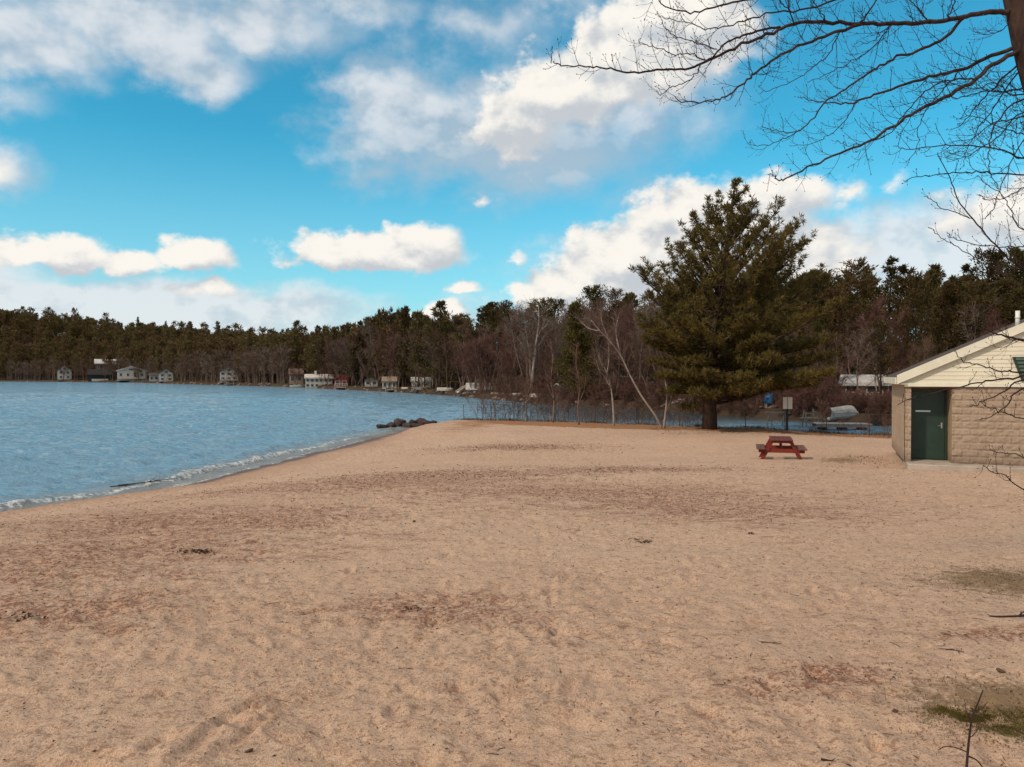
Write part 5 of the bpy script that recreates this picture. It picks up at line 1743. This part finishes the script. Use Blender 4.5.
def overhead_tree():
    r = np.random.default_rng(99)
    D0 = 7.0
    tr = [(1160, 640), (1142, 520), (1118, 400), (1088, 280), (1060, 170), (1036, 95), (1023, 52), (1014, 14), (1004, -30), (992, -100), (985, -180), (975, -260)]
    P = px_line(tr, D0); gx, gy = P[0].x, P[0].y
    base = Vector((gx + .05, gy, gz(gx, gy)))
    root = tag(empty('bare_tree', base), 'large leafless tree at the right reaching bare limbs over the beach', 'tree')
    P = [base - Vector((0, 0, .3))] + P
    P = [p - base for p in smooth_line(P, 4)]
    n = len(P)
    T = MB()
    rad = [max(.03, .150 - .105 * i / n) * (1 + .5 * max(0, 1 - i / 3)) for i in range(n)]
    T.tube(P, rad, 14)
    T.build('trunk', M_LIMB, root, True)
    K = MB()
    px = D0 / F

    def limb(pts, r0, r1, dd, name=None, d0=D0, twig=1.0, curl=.55, tl=(8, 40), step=5, main=False):
        L = smooth_line(px_line(pts, d0, dd), 5)
        L = [p - base + Vector(r.normal(size=3) * .006) for p in L]
        m = len(L)
        r0 *= .86; r1 *= .85
        R_ = [r0 + (r1 - r0) * (i / (m - 1)) ** .8 for i in range(m)]
        if main:
            Q = MB(); Q.tube(L, R_, 9); Q.build('limb', M_LIMB, root, True)
        else:
            K.tube(L, R_, 5)
        # twigs leave alternately and turn up at their tips
        acc = 0; side = 1; tot = sum((a - b).length for a, b in zip(L, L[1:])); run = 0
        for a, b in zip(L, L[1:]):
            sg = (b - a).length; acc += sg; run += sg
            if acc < step * px * r.uniform(.7, 1.4): continue
            acc = 0; side = -side
            f = run / tot
            if f < .12 and main: continue
            dr = (b - a).normalized()
            ax = Vector((r.normal() * .5, 1, r.normal() * .25)).normalized()
            dr = Quaternion(ax, side * r.uniform(.45, 1.15)) @ dr + Vector((0, r.normal() * .5, 0))
            ln = px * r.uniform(*tl) * (1.25 - .6 * f) * twig
            rr0 = min(R_[0] * .55, .0036) * (1.1 - .4 * f)
            w = curve_pts(a, dr, ln, 6, Vector((0, 0, curl * 1.5)) + dr * 0, r, .10)
            K.tube(w, [rr0 * (1 - .6 * i / 6) for i in range(7)], 4)
            # bud at the tip
            K.tube([w[-1], w[-1] + (w[-1] - w[-2]).normalized() * .012], [.0042, .0026], 4)
            ns = int(ln / px / 6)
            for s in range(ns):
                i = 1 + int(r.random() * 4.9); p = w[i]
                d2 = (w[min(i + 1, 6)] - w[i - 1]).normalized()
                d2 = Quaternion(Vector((r.normal() * .4, 1, r.normal() * .3)).normalized(), (1 if s % 2 else -1) * r.uniform(.5, 1.1)) @ d2 + Vector((0, r.normal() * .35, 0))
                e = curve_pts(p, d2, ln * r.uniform(.22, .5), 4, (0, 0, curl), r, .10)
                K.tube(e, [rr0 * .6, rr0 * .52, rr0 * .44, rr0 * .38, rr0 * .3], 3)
                K.tube([e[-1], e[-1] + (e[-1] - e[-2]).normalized() * .009], [.0034, .0022], 3)

    A = [(1009, 14), (990, 14), (975, 15.5), (961, 19), (927, 24), (890, 25.5), (859, 25.5), (825, 23.5), (794, 25.5), (772, 33), (751, 42), (723, 54), (704, 64), (685, 70.5), (657, 71.5), (627, 74), (610, 70), (589, 68), (563, 66), (552, 64)]
    limb(A, .029, .0045, -.9, main=True)
    limb([(551.5, 64), (551, 58), (551, 48)], .005, .003, -.02, d0=6.1, twig=.3)
    limb([(779, 29), (751, 34), (735, 40), (723, 46), (712, 58), (704, 63)], .012, .008, -.1, d0=6.42)
    limb([(859, 25.5), (838, 33), (812, 42), (786, 53), (760, 70), (746, 82), (728, 96), (711, 102), (681, 103), (674, 96)], .018, .0035, -.9, d0=6.68, main=True)
    limb([(961, 20), (943, 39), (916, 52), (890, 60), (872, 72), (849, 87), (825, 103), (807, 125), (794, 133), (775, 131), (760, 127)], .018, .0035, .7, d0=6.92, main=True)
    limb([(800, 130), (785, 139), (766, 146), (752, 146), (749, 141)], .006, .0028, .2, d0=7.55, step=6)
    limb([(1019, 46), (990, 57), (958, 72), (927, 78), (890, 90), (864, 99), (849, 104), (825, 103), (812, 102), (800, 98)], .024, .0035, .9, main=True)
    limb([(853, 103), (850, 112), (838, 128), (825, 138), (812, 144), (789, 147)], .007, .0028, .3, d0=7.7, step=6)
    limb([(1020, 50), (995, 63), (974, 80), (943, 99), (916, 112), (890, 128), (870, 141), (838, 154), (807, 168), (783, 180), (774, 179), (769, 174)], .026, .0035, -.8, main=True)
    limb([(974, 80), (945, 82), (924, 92), (905, 112), (893, 130), (876, 140), (850, 146), (835, 141)], .009, .003, .6, d0=6.75, step=6)
    limb([(958, 72), (940, 92), (925, 110), (918, 128), (915, 150), (905, 166)], .008, .003, .5, d0=7.4, step=6)
    limb([(1037, 96), (1020, 101), (1005, 110), (990, 133), (987, 154), (990, 175), (1000, 190)], .012, .003, -.7, step=6)
    limb([(1055, 150), (1023, 159), (1006, 153), (990, 148), (963, 146), (930, 147), (905, 150), (893, 146)], .012, .003, -.6, step=7)
    limb([(1060, 176), (1022, 175), (990, 173.5), (965, 173), (943, 174), (920, 177), (901, 181)], .010, .003, -.9, step=12, tl=(6, 20))
    limb([(1021, 60), (1000, 80), (985, 96), (972, 110), (960, 125), (950, 130)], .012, .003, .8, step=6)
    limb([(1034, 88), (1005, 92), (985, 92), (960, 98), (935, 100), (915, 108)], .012, .003, 1.1, step=6)
    limb([(1042, 112), (1010, 120), (992, 124), (970, 140), (950, 142)], .010, .003, .3, step=6)
    limb([(1026, 62), (1008, 84), (996, 104), (978, 128), (966, 150), (962, 168)], .010, .003, 1.0, step=5)
    limb([(1040, 108), (1016, 116), (998, 136), (975, 152), (958, 160), (944, 158)], .009, .003, .8, step=5)
    limb([(1050, 140), (1024, 136), (1000, 128), (975, 118), (955, 120)], .009, .003, -.4, step=5)
    limb([(1036, 92), (1012, 96), (992, 84), (972, 90), (950, 86), (932, 92)], .009, .003, .2, step=5)
    limb([(1065, 190), (1030, 186), (1008, 196), (990, 200), (975, 195)], .008, .003, .4, step=6)
    limb([(890, 26), (872, 48), (850, 62), (828, 74), (805, 84)], .007, .003, .3, d0=6.75, step=6)
    limb([(927, 24), (915, 8), (900, -4), (888, -20)], .007, .003, .3, d0=6.85, step=7)
    limb([(825, 24), (815, 8), (808, -8)], .006, .003, -.3, d0=6.6, step=6)
    # upper fine boughs crossing the top of the picture
    limb([(1003, -20), (960, -12), (920, -6), (880, -2), (840, -4), (800, -1), (779, 0), (744, 2), (714, 9), (690, 14), (667, 9), (656, 0), (655, -6)], .022, .003, -1.2, main=True, step=8)
    limb([(859, 25), (872, 6), (880, -14), (884, -40)], .011, .004, .5, d0=6.68, step=9)
    limb([(850, -3), (806, 10), (770, 14), (742, 23), (718, 29), (704, 30), (690, 25), (660, 18)], .010, .003, -.3, d0=6.2, step=7)
    limb([(716, 50), (692, 43), (674, 37), (664, 28), (661, 21)], .006, .003, .2, d0=6.27)
    limb([(704, 62), (690, 55), (671, 56), (655, 49), (641, 45), (638, 40)], .006, .003, -.2, d0=6.22)
    limb([(700, 66), (692, 78), (678, 86), (668, 90), (660, 95), (655, 93)], .006, .003, .3, d0=6.22)
    limb([(838, 33), (828, 55), (812, 68), (795, 80), (772, 90), (758, 94)], .006, .003, .5, d0=6.6, step=8)
    limb([(794, 25), (786, 10), (776, 0), (770, -20)], .007, .003, -.4, d0=6.45)
    limb([(890, 25), (880, 35), (868, 44), (855, 42)], .005, .0025, -.3, d0=6.75, step=6)
    limb([(946, 20), (952, 5), (957, -8)], .009, .004, .2, d0=6.9, step=6, twig=.5)
    limb([(1012, 20), (1002, 30), (985, 36), (970, 32)], .006, .003, .6, step=5)
    # shoots hanging lower on the right
    limb([(1085, 300), (1024, 268), (1004, 256), (981, 230), (960, 204), (948, 178), (937, 152)], .013, .0035, -.6, step=10, tl=(10, 34))
    limb([(1045, 112), (1016, 150), (1000, 187), (992, 209), (981, 221)], .007, .003, -.6, step=8)
    limb([(983, 262), (957, 248), (941, 237), (927, 227)], .005, .0028, -.3, d0=6.6, step=9, tl=(5, 16))
    limb([(1078, 252), (1024, 247), (990, 246), (957, 240), (946, 234)], .007, .003, -.8, step=10, tl=(6, 18))
    limb([(969, 218), (943, 209), (932, 201), (924, 196)], .005, .0028, -.3, d0=6.5, step=9, tl=(5, 16))
    limb([(1076, 250), (1024, 230), (1009, 209), (1000, 195), (988, 186), (976, 176)], .008, .003, .5, step=8)
    limb([(1085, 320), (1012, 280), (1000, 272), (985, 262)], .005, .003, .8, step=5)
    limb([(1088, 300), (1018, 262), (1010, 240), (1006, 220)], .005, .003, 1.0, step=5)
    # boughs in front of the bathhouse
    limb([(1104, 372), (1024, 341), (1001, 336), (979, 327), (960, 324)], .017, .003, -.8, step=16, tl=(10, 30))
    limb([(1114, 392), (1024, 373), (1005, 371.5), (987, 368), (969, 363), (960, 358), (954, 352)], .011, .003, -.6, step=16, tl=(10, 30))
    limb([(1106, 356), (1024, 376), (992, 380), (967, 385), (930, 394), (910, 399), (899, 404)], .012, .003, -.9, step=18, tl=(8, 26))
    limb([(1108, 360), (1024, 380), (1004, 392), (984, 401), (970, 407)], .012, .003, -1.1, step=14, tl=(8, 26))
    limb([(1110, 350), (1023, 389), (1009, 404), (992, 415), (974, 421)], .011, .003, -.9, step=16, tl=(8, 28))
    limb([(1120, 450), (1024, 419), (1008, 414), (991, 409), (980, 402)], .008, .003, -.7, step=14, tl=(8, 26))
    limb([(1128, 496), (1024, 458), (1004, 453), (985, 450)], .007, .003, -.6, step=14, tl=(8, 24))
    limb([(1140, 545), (1024, 490), (1009, 478), (992, 471), (984, 465)], .008, .003, -1.0, step=11, tl=(8, 24))
    limb([(1024, 341), (1012, 340), (1000, 330), (996, 318)], .005, .003, -.2, d0=6.6, step=12)
    K.build('twigs', M_FTWIG, root)


overhead_tree()


# ================================================================== small things on the sand
def foreground_sapling():
    d = 3.32
    pts = [(966, 812), (968, 790), (969, 767), (971, 742), (974, 720), (980, 704), (985, 691)]
    P = px_line(pts, d); base = P[0].copy(); base.z = gz(base.x, base.y)
    root = tag(empty('twig_sapling', base), 'single dark leafless twig sticking up from the moss at the bottom right', 'sapling')
    r = np.random.default_rng(5)
    P[0].z = base.z - .04
    S = [p - base for p in smooth_line(P, 3)]
    m = MB(); m.tube(S, [.0075 - .0052 * i / (len(S) - 1) for i in range(len(S))], 6); m.build('stem', M_FTWIG, root, True)
    for pts2, rr in (([(969, 754), (960, 750), (948, 748), (940, 752)], .0032), ([(970, 758), (979, 762), (986, 771), (990, 780)], .0040), ([(973, 722), (968, 712), (967, 704)], .0025), ([(977, 712), (984, 710), (990, 703)], .0022), ([(971, 740), (978, 734), (981, 726)], .0022)):
        L = [p - base for p in smooth_line(px_line(pts2, d, r.uniform(-.12, .12)), 3)]
        m = MB(); m.tube(L, [rr * (1 - .5 * i / (len(L) - 1)) for i in range(len(L))], 5); m.build('twig', M_FTWIG, root)


foreground_sapling()


def branch_on_sand(label, px, py, length, rz, rad=.012, seed=0, forks=3, name='driftwood', mat=None, z=None):
    x, y = gp(px, py)
    r = np.random.default_rng(seed); zz = gz(x, y) if z is None else z
    m = MB()
    pts = curve_pts((-length / 2, 0, rad * .6), (1, 0, .02), length, 7, (0, r.normal() * .4, 0), r, .10)
    for p in pts: p.z = rad * .5 + abs(p.z - rad) * .25
    m.tube(pts, [rad * (1 - .55 * i / 7) for i in range(8)], 6)
    for i in range(forks):
        k = int(r.integers(2, 6)); e = curve_pts(pts[k], (1, r.choice([-1, 1]) * r.uniform(.5, 1), r.uniform(.0, .25)), length * r.uniform(.15, .35), 4, (0, 0, .05), r, .15)
        m.tube(e, [rad * .55, rad * .45, rad * .36, rad * .28, rad * .18], 5)
    o = m.build(name, mat or M_FTWIG, None, True); o.location = (x, y, zz); o.rotation_euler = (0, 0, rz)
    return tag(o, label, 'branch')


branch_on_sand('long dark driftwood branch lying in the shallow backwash', 150, 489, 1.8, .42, .020, 2, 4, z=.03)
branch_on_sand('short dark stick washed up at the edge of the backwash', 122, 493, .7, .2, .02, 3, 2, z=.03)
branch_on_sand('dark twig lying near the moss at the bottom right edge', 838, 760, .14, -.5, .006, 4, 1, 'fallen_twig')
branch_on_sand('thin twig lying on the sand above the moss patch', 952, 647, .16, -.2, .005, 5, 2, 'fallen_twig')
branch_on_sand('dark forked twig at the right edge above the dry grass', 1012, 616, .35, .05, .012, 6, 3, 'fallen_twig')
branch_on_sand('thin curved twig on pale sand below the picnic table', 765, 640, .25, -.25, .004, 7, 1, 'fallen_twig')


def leaf_bits(n, r, L, W, curl=.5):
    """n curled dead leaves as folded kites: returns verts, quads about the origin on z=0"""
    a = r.uniform(0, 6.283, n); L = L * r.uniform(.5, 1.4, n); W = W * r.uniform(.6, 1.3, n); h = r.uniform(.1, curl, n) * W
    P = np.stack([np.stack([-L / 2, 0 * L, 0 * L], 1), np.stack([0 * L, -W / 2, h], 1), np.stack([L / 2, 0 * L, .3 * h], 1), np.stack([0 * L, W / 2, h * .9], 1), np.stack([0 * L, 0 * L, 0 * L], 1)], 1)
    c, s = np.cos(a)[:, None], np.sin(a)[:, None]
    Q = P.copy(); Q[..., 0] = P[..., 0] * c - P[..., 1] * s; Q[..., 1] = P[..., 0] * s + P[..., 1] * c
    tl = r.normal(size=n)[:, None] * .25
    Q[..., 2] += Q[..., 0] * tl
    Q[..., 2] -= Q[..., 2].min(1, keepdims=True)
    i = np.arange(n)[:, None] * 5
    F3 = np.concatenate([i + np.array([[0, 1, 4]]), i + np.array([[1, 2, 4]]), i + np.array([[2, 3, 4]]), i + np.array([[3, 0, 4]])])
    return Q, F3.astype(np.int32)


M_LEAF = simple('dead_leaves', (.155, .075, .042), (.075, .038, .026), 30, .85, rnd=0, spec=.15)
M_LEAF2 = simple('rotted_bits', (.13, .075, .048), (.075, .045, .032), 30, .9, spec=.1)


def clump(label, px, py, n, spread, L, seed, name='leaf_clump'):
    r = np.random.default_rng(seed); x, y = gp(px, py)
    if n <= 16:
        me = rock_mesh(seed + 50, 3); o = link_mesh('bark_lump', me, M_LEAF2)
        o.location = (x, y, gz(x, y) + L * .15); o.scale = (L * 1.1, L * .6, L * .42); o.rotation_euler = (.1, .2, seed * 1.3)
        tag(o, label, 'debris'); return
    Q, F3 = leaf_bits(n, r, L, L * .6, .9)
    n_ = n; off = np.stack([r.normal(size=n) * spread, r.normal(size=n) * spread * .7], 1) * .8
    z = ground_h(x + off[:, 0], y + off[:, 1], False) - gz(x, y)
    pile = np.exp(-(off ** 2).sum(1) / (spread ** 2)) * L * .5 * r.random(n)
    Q[..., 0] += off[:, 0:1]; Q[..., 1] += off[:, 1:2]; Q[..., 2] += (z + pile)[:, None]
    o = link_mesh(name, np_mesh(name, Q.reshape(-1, 3), [F3]), M_LEAF2); o.location = (x, y, gz(x, y))
    tag(o, label, 'debris', kind='stuff')


for a in (('dark clump of washed up leaves on the sand near the lake', 195, 552, 70, .17, .055, 1), ('dark leaf knot on the sand right of centre', 752, 534, 22, .05, .04, 2),
          ('small dark lump of bark in the footprints at the bottom left', 247, 747, 10, .022, .03, 3), ('small dark seed cone on bare sand at the bottom centre', 684, 697, 10, .014, .02, 4),
          ('small dark lump of bark left of the moss patch', 897, 708, 8, .022, .03, 5), ('dark lump of bark in the middle of the beach', 414, 523, 16, .06, .05, 6),
          ('dark scraps by the dark streak in mid beach', 640, 540, 34, .16, .045, 7), ('dark scraps of bark near the left edge', 22, 619, 30, .10, .045, 8),
          ('dark bark lump on the sand above the moss patch', 1003, 672, 12, .05, .035, 9), ('dark leaf clump in the dark patch below centre', 413, 604, 26, .07, .04, 10)):
    clump(*(a[:4] + (a[4] * .8, a[5] * .8, a[6])))


def litter():
    r = np.random.default_rng(44)
    X = []; Yv = []; S = []
    def cluster(n, cx, cy, rx, ry, ang=0.0):
        a = r.normal(size=n) * rx * .65; b = r.normal(size=n) * ry * .65
        return cx + a * math.cos(ang) - b * math.sin(ang), cy + a * math.sin(ang) + b * math.cos(ang)
    for b in DARK:
        x, y = cluster(int(min(1500, 240 * b[2] * b[3] + 60)), *b); X.append(x); Yv.append(y)
    for b in MOSS + DRYG:
        x, y = cluster(150, *b); X.append(x); Yv.append(y)
    y = 2.4 + 22 * r.random(9000) ** 1.15; u = r.uniform(-.8, .8, 9000); X.append(u * y); Yv.append(y)
    # the strip under the fence and the pine
    y = r.uniform(40.2, 46.0, 3000); x = 8 + r.uniform(0, 22, 3000); X.append(x); Yv.append(y)
    X = np.concatenate(X); Yv = np.concatenate(Yv)
    s = shore_dist(X, Yv); k = (s > .5) & (Yv > 1.9); X, Yv = X[k], Yv[k]
    n = len(X)
    Q, F3 = leaf_bits(n, r, .030, .014, .8)
    sc = np.clip(.34 + .050 * Yv, .4, 2.4) * r.uniform(.5, 1.3, n); Q *= sc[:, None, None]
    z = ground_h(X, Yv, True)
    Q[..., 0] += X[:, None]; Q[..., 1] += Yv[:, None]; Q[..., 2] += z[:, None]
    tag(link_mesh('leaf_litter', np_mesh('leaf_litter', Q.reshape(-1, 3), [F3]), M_LEAF), 'brown crumbs of dead leaves and bark strewn over the sand', 'litter', kind='stuff')
    # short twigs
    m = MB(); n = 420
    y = 2.3 + 16 * r.random(n) ** 1.2; u = np.clip(r.normal(.25, .45, n), -.8, .85)
    h = ground_h(u * y, y, True)
    for i in range(n):
        L = r.uniform(.03, .13); a = r.uniform(0, 6.28); p = Vector((u[i] * y[i], y[i], h[i] + .004)); dv = Vector((math.cos(a), math.sin(a), r.normal() * .05)) * L
        m.tube([p, p + dv * .5 + Vector((r.normal(), r.normal(), .4)) * .006, p + dv], [.0022, .002, .0014], 3)
    tag(m.build('twig_litter', M_FTWIG), 'short broken twigs strewn over the sand', 'litter', kind='stuff')


litter()


def grass():
    r = np.random.default_rng(12)
    def blades(zones, n, hl, name, label, mat):
        X = []; Yv = []
        for b in zones:
            a = r.normal(size=n) * b[2] * .62; c = r.normal(size=n) * b[3] * .62
            X.append(b[0] + a); Yv.append(b[1] + c)
        X = np.concatenate(X); Yv = np.concatenate(Yv)
        z = ground_h(X, Yv, False)
        m = len(X); Dv = np.stack([r.normal(size=m) * .6, r.normal(size=m) * .6, np.ones(m)], 1)
        V, Q = quads_np(np.stack([X, Yv, z - .004], 1), Dv, rdir(r, m), hl * r.uniform(.5, 1.5, m), hl * .16)
        tag(link_mesh(name, np_mesh(name, V, [Q]), mat), label, 'grass', kind='stuff')
    blades(MOSS, 2600, .016, 'moss', 'low yellow green moss and grass at the bottom right corner', foliage('moss_green', (.14, .105, .02), (.095, .066, .018), .3, 0, 4))
    blades(DRYG, 700, .026, 'dry_grass', 'thin brown dry grass on the sand at the right edge', foliage('dry_grass', (.17, .115, .05), (.11, .075, .035), .3, 0, 4))
    bank = [(BC.x - .55, BC.y + 2.6, .45, 1.8), (BC.x + .25, BC.y + 3.4, .4, 1.6)]
    blades(bank, 320, .06, 'bank_grass', 'brown matted grass beside the left wall of the bathhouse', foliage('matted_grass', (.22, .13, .065), (.15, .09, .045), .3, 0, 3))
    E_ = [(a, b, 1.5, .35) for a, b in ((-3, 54.3), (0, 53.5), (3, 52), (6, 50.4), (9, 48.6), (12, 46.8), (15, 45.4), (18, 43.8), (21, 42.4), (24, 41.4))]
    blades(E_, 330, .20, 'edge_weeds', 'straw brown weeds along the foot of the fence', foliage('straw_weeds', (.20, .125, .06), (.12, .07, .035), .3, 0, 2))


grass()
